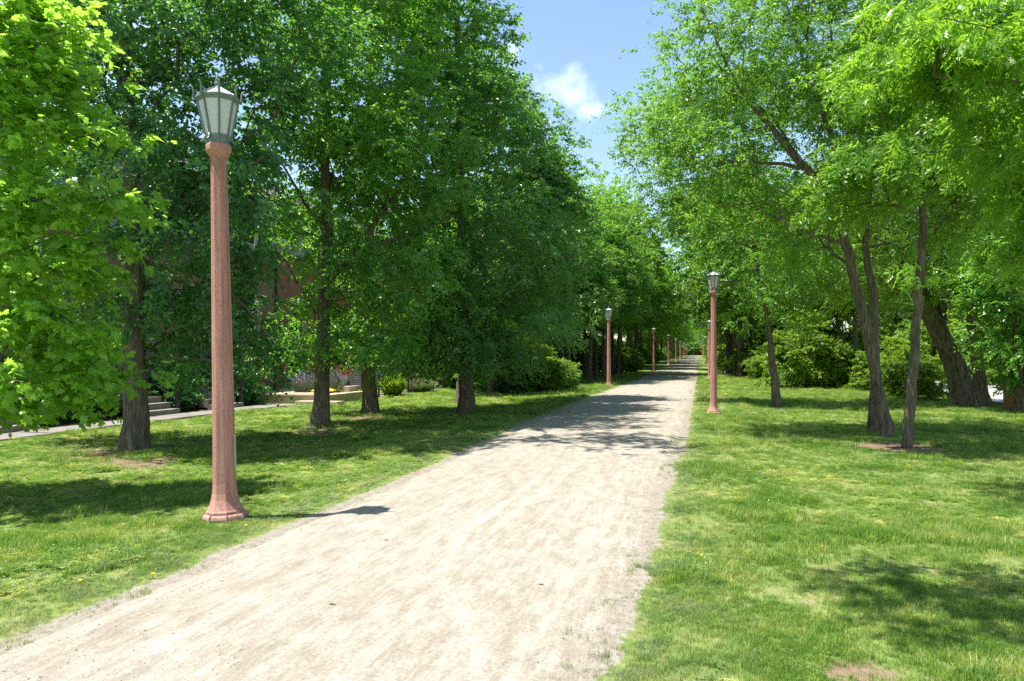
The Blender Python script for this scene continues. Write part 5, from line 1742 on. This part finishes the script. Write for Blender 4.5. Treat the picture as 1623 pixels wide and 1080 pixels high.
for o in tuft_obs:
    q = ng.nodes.new('GeometryNodeObjectInfo'); q.inputs['Object'].default_value = o; q.inputs['As Instance'].default_value = True
    ois.append(q)
for q in reversed(ois): ng.links.new(q.outputs['Geometry'], ji.inputs[0])


def nattr(name, typ):
    q = ng.nodes.new('GeometryNodeInputNamedAttribute'); q.data_type = typ; q.inputs['Name'].default_value = name
    return q.outputs['Attribute']


e2r = ng.nodes.new('FunctionNodeEulerToRotation')
ng.links.new(nattr('rot', 'FLOAT_VECTOR'), e2r.inputs[0])
iop.inputs['Pick Instance'].default_value = True
ng.links.new(gi.outputs[0], iop.inputs['Points'])
ng.links.new(ji.outputs[0], iop.inputs['Instance'])
ng.links.new(nattr('idx', 'INT'), iop.inputs['Instance Index'])
ng.links.new(e2r.outputs[0], iop.inputs['Rotation'])
ng.links.new(nattr('sc', 'FLOAT'), iop.inputs['Scale'])
ng.links.new(iop.outputs[0], go.inputs[0])
md = lawn.modifiers.new('scatter', 'NODES'); md.node_group = ng

# ------------------------------------------------------------------ small things on the path and lawn
rp = np.random.default_rng(4)
n = 7000
yy = 2.2 + 16 * rp.random(n) ** 1.6; el, er = edge_l(yy), edge_r(yy); xx = el + (er - el) * rp.random(n)
s_ = rp.uniform(0.0015, 0.0052, n) * (1 + (rp.random(n) < .05) * 1.2)
oct_v = np.array([(1, 0, 0), (-1, 0, 0), (0, 1, 0), (0, -1, 0), (0, 0, .6), (0, 0, -.6)])
oct_f = np.array([(0, 2, 4), (2, 1, 4), (1, 3, 4), (3, 0, 4), (2, 0, 5), (1, 2, 5), (3, 1, 5), (0, 3, 5)])
ctr = np.stack([xx, yy, gz(xx, yy) + 0.029], -1)
V = ctr[:, None, :] + s_[:, None, None] * (oct_v[None] * rp.uniform(.7, 1.4, (n, 1, 3)))
T = (oct_f[None] + (np.arange(n) * 6)[:, None, None]).reshape(-1, 3)
grv = ob('loose_gravel', mesh_np('loose_gravel', V.reshape(-1, 3), tris=T), mat_simple('gravel_stone', (0.30, 0.25, 0.20), 0.9, 0.5, 12, 0.2))
tag(grv, 'loose little stones and crumbs scattered over the path', 'gravel', kind='stuff')
rt = random.Random(3)
for k, (px, py) in enumerate(((858, 935), (527, 967), (995, 827), (612, 863))):
    p = at(px, py)
    a = rt.uniform(-0.6, 0.9); L = rt.uniform(0.012, 0.028)
    o = MB().tube([(-L * math.cos(a), -L * math.sin(a), 0), (0, 0.006, 0.004), (L * math.cos(a), L * math.sin(a), 0.001)], [0.004, 0.0035, 0.002], 5).build('twig', M['twig'], None, loc=(p.x, p.y, p.z + 0.032))
    tag(o, 'small dry brown twig lying on the pale path', 'twig', 'twigs on the path')
for px, py in ((127, 929), (242, 918), (390, 839), (1112, 888), (462, 772)):
    p = at(px, py)
    t = thing('dandelion', 'small yellow dandelion flower in the turf near the path edge', 'flower', p, 0, 'dandelions')
    MB().tube([(0, 0, 0), (0.002, 0.001, 0.032)], 0.0018, 5).build('stem', M['blade'], t)
    MB().lathe([(0.004, 0.030), (0.012, 0.036), (0.013, 0.040), (0.007, 0.044), (0.002, 0.046)], 10).build('flower_head', M['dandelion'], t)
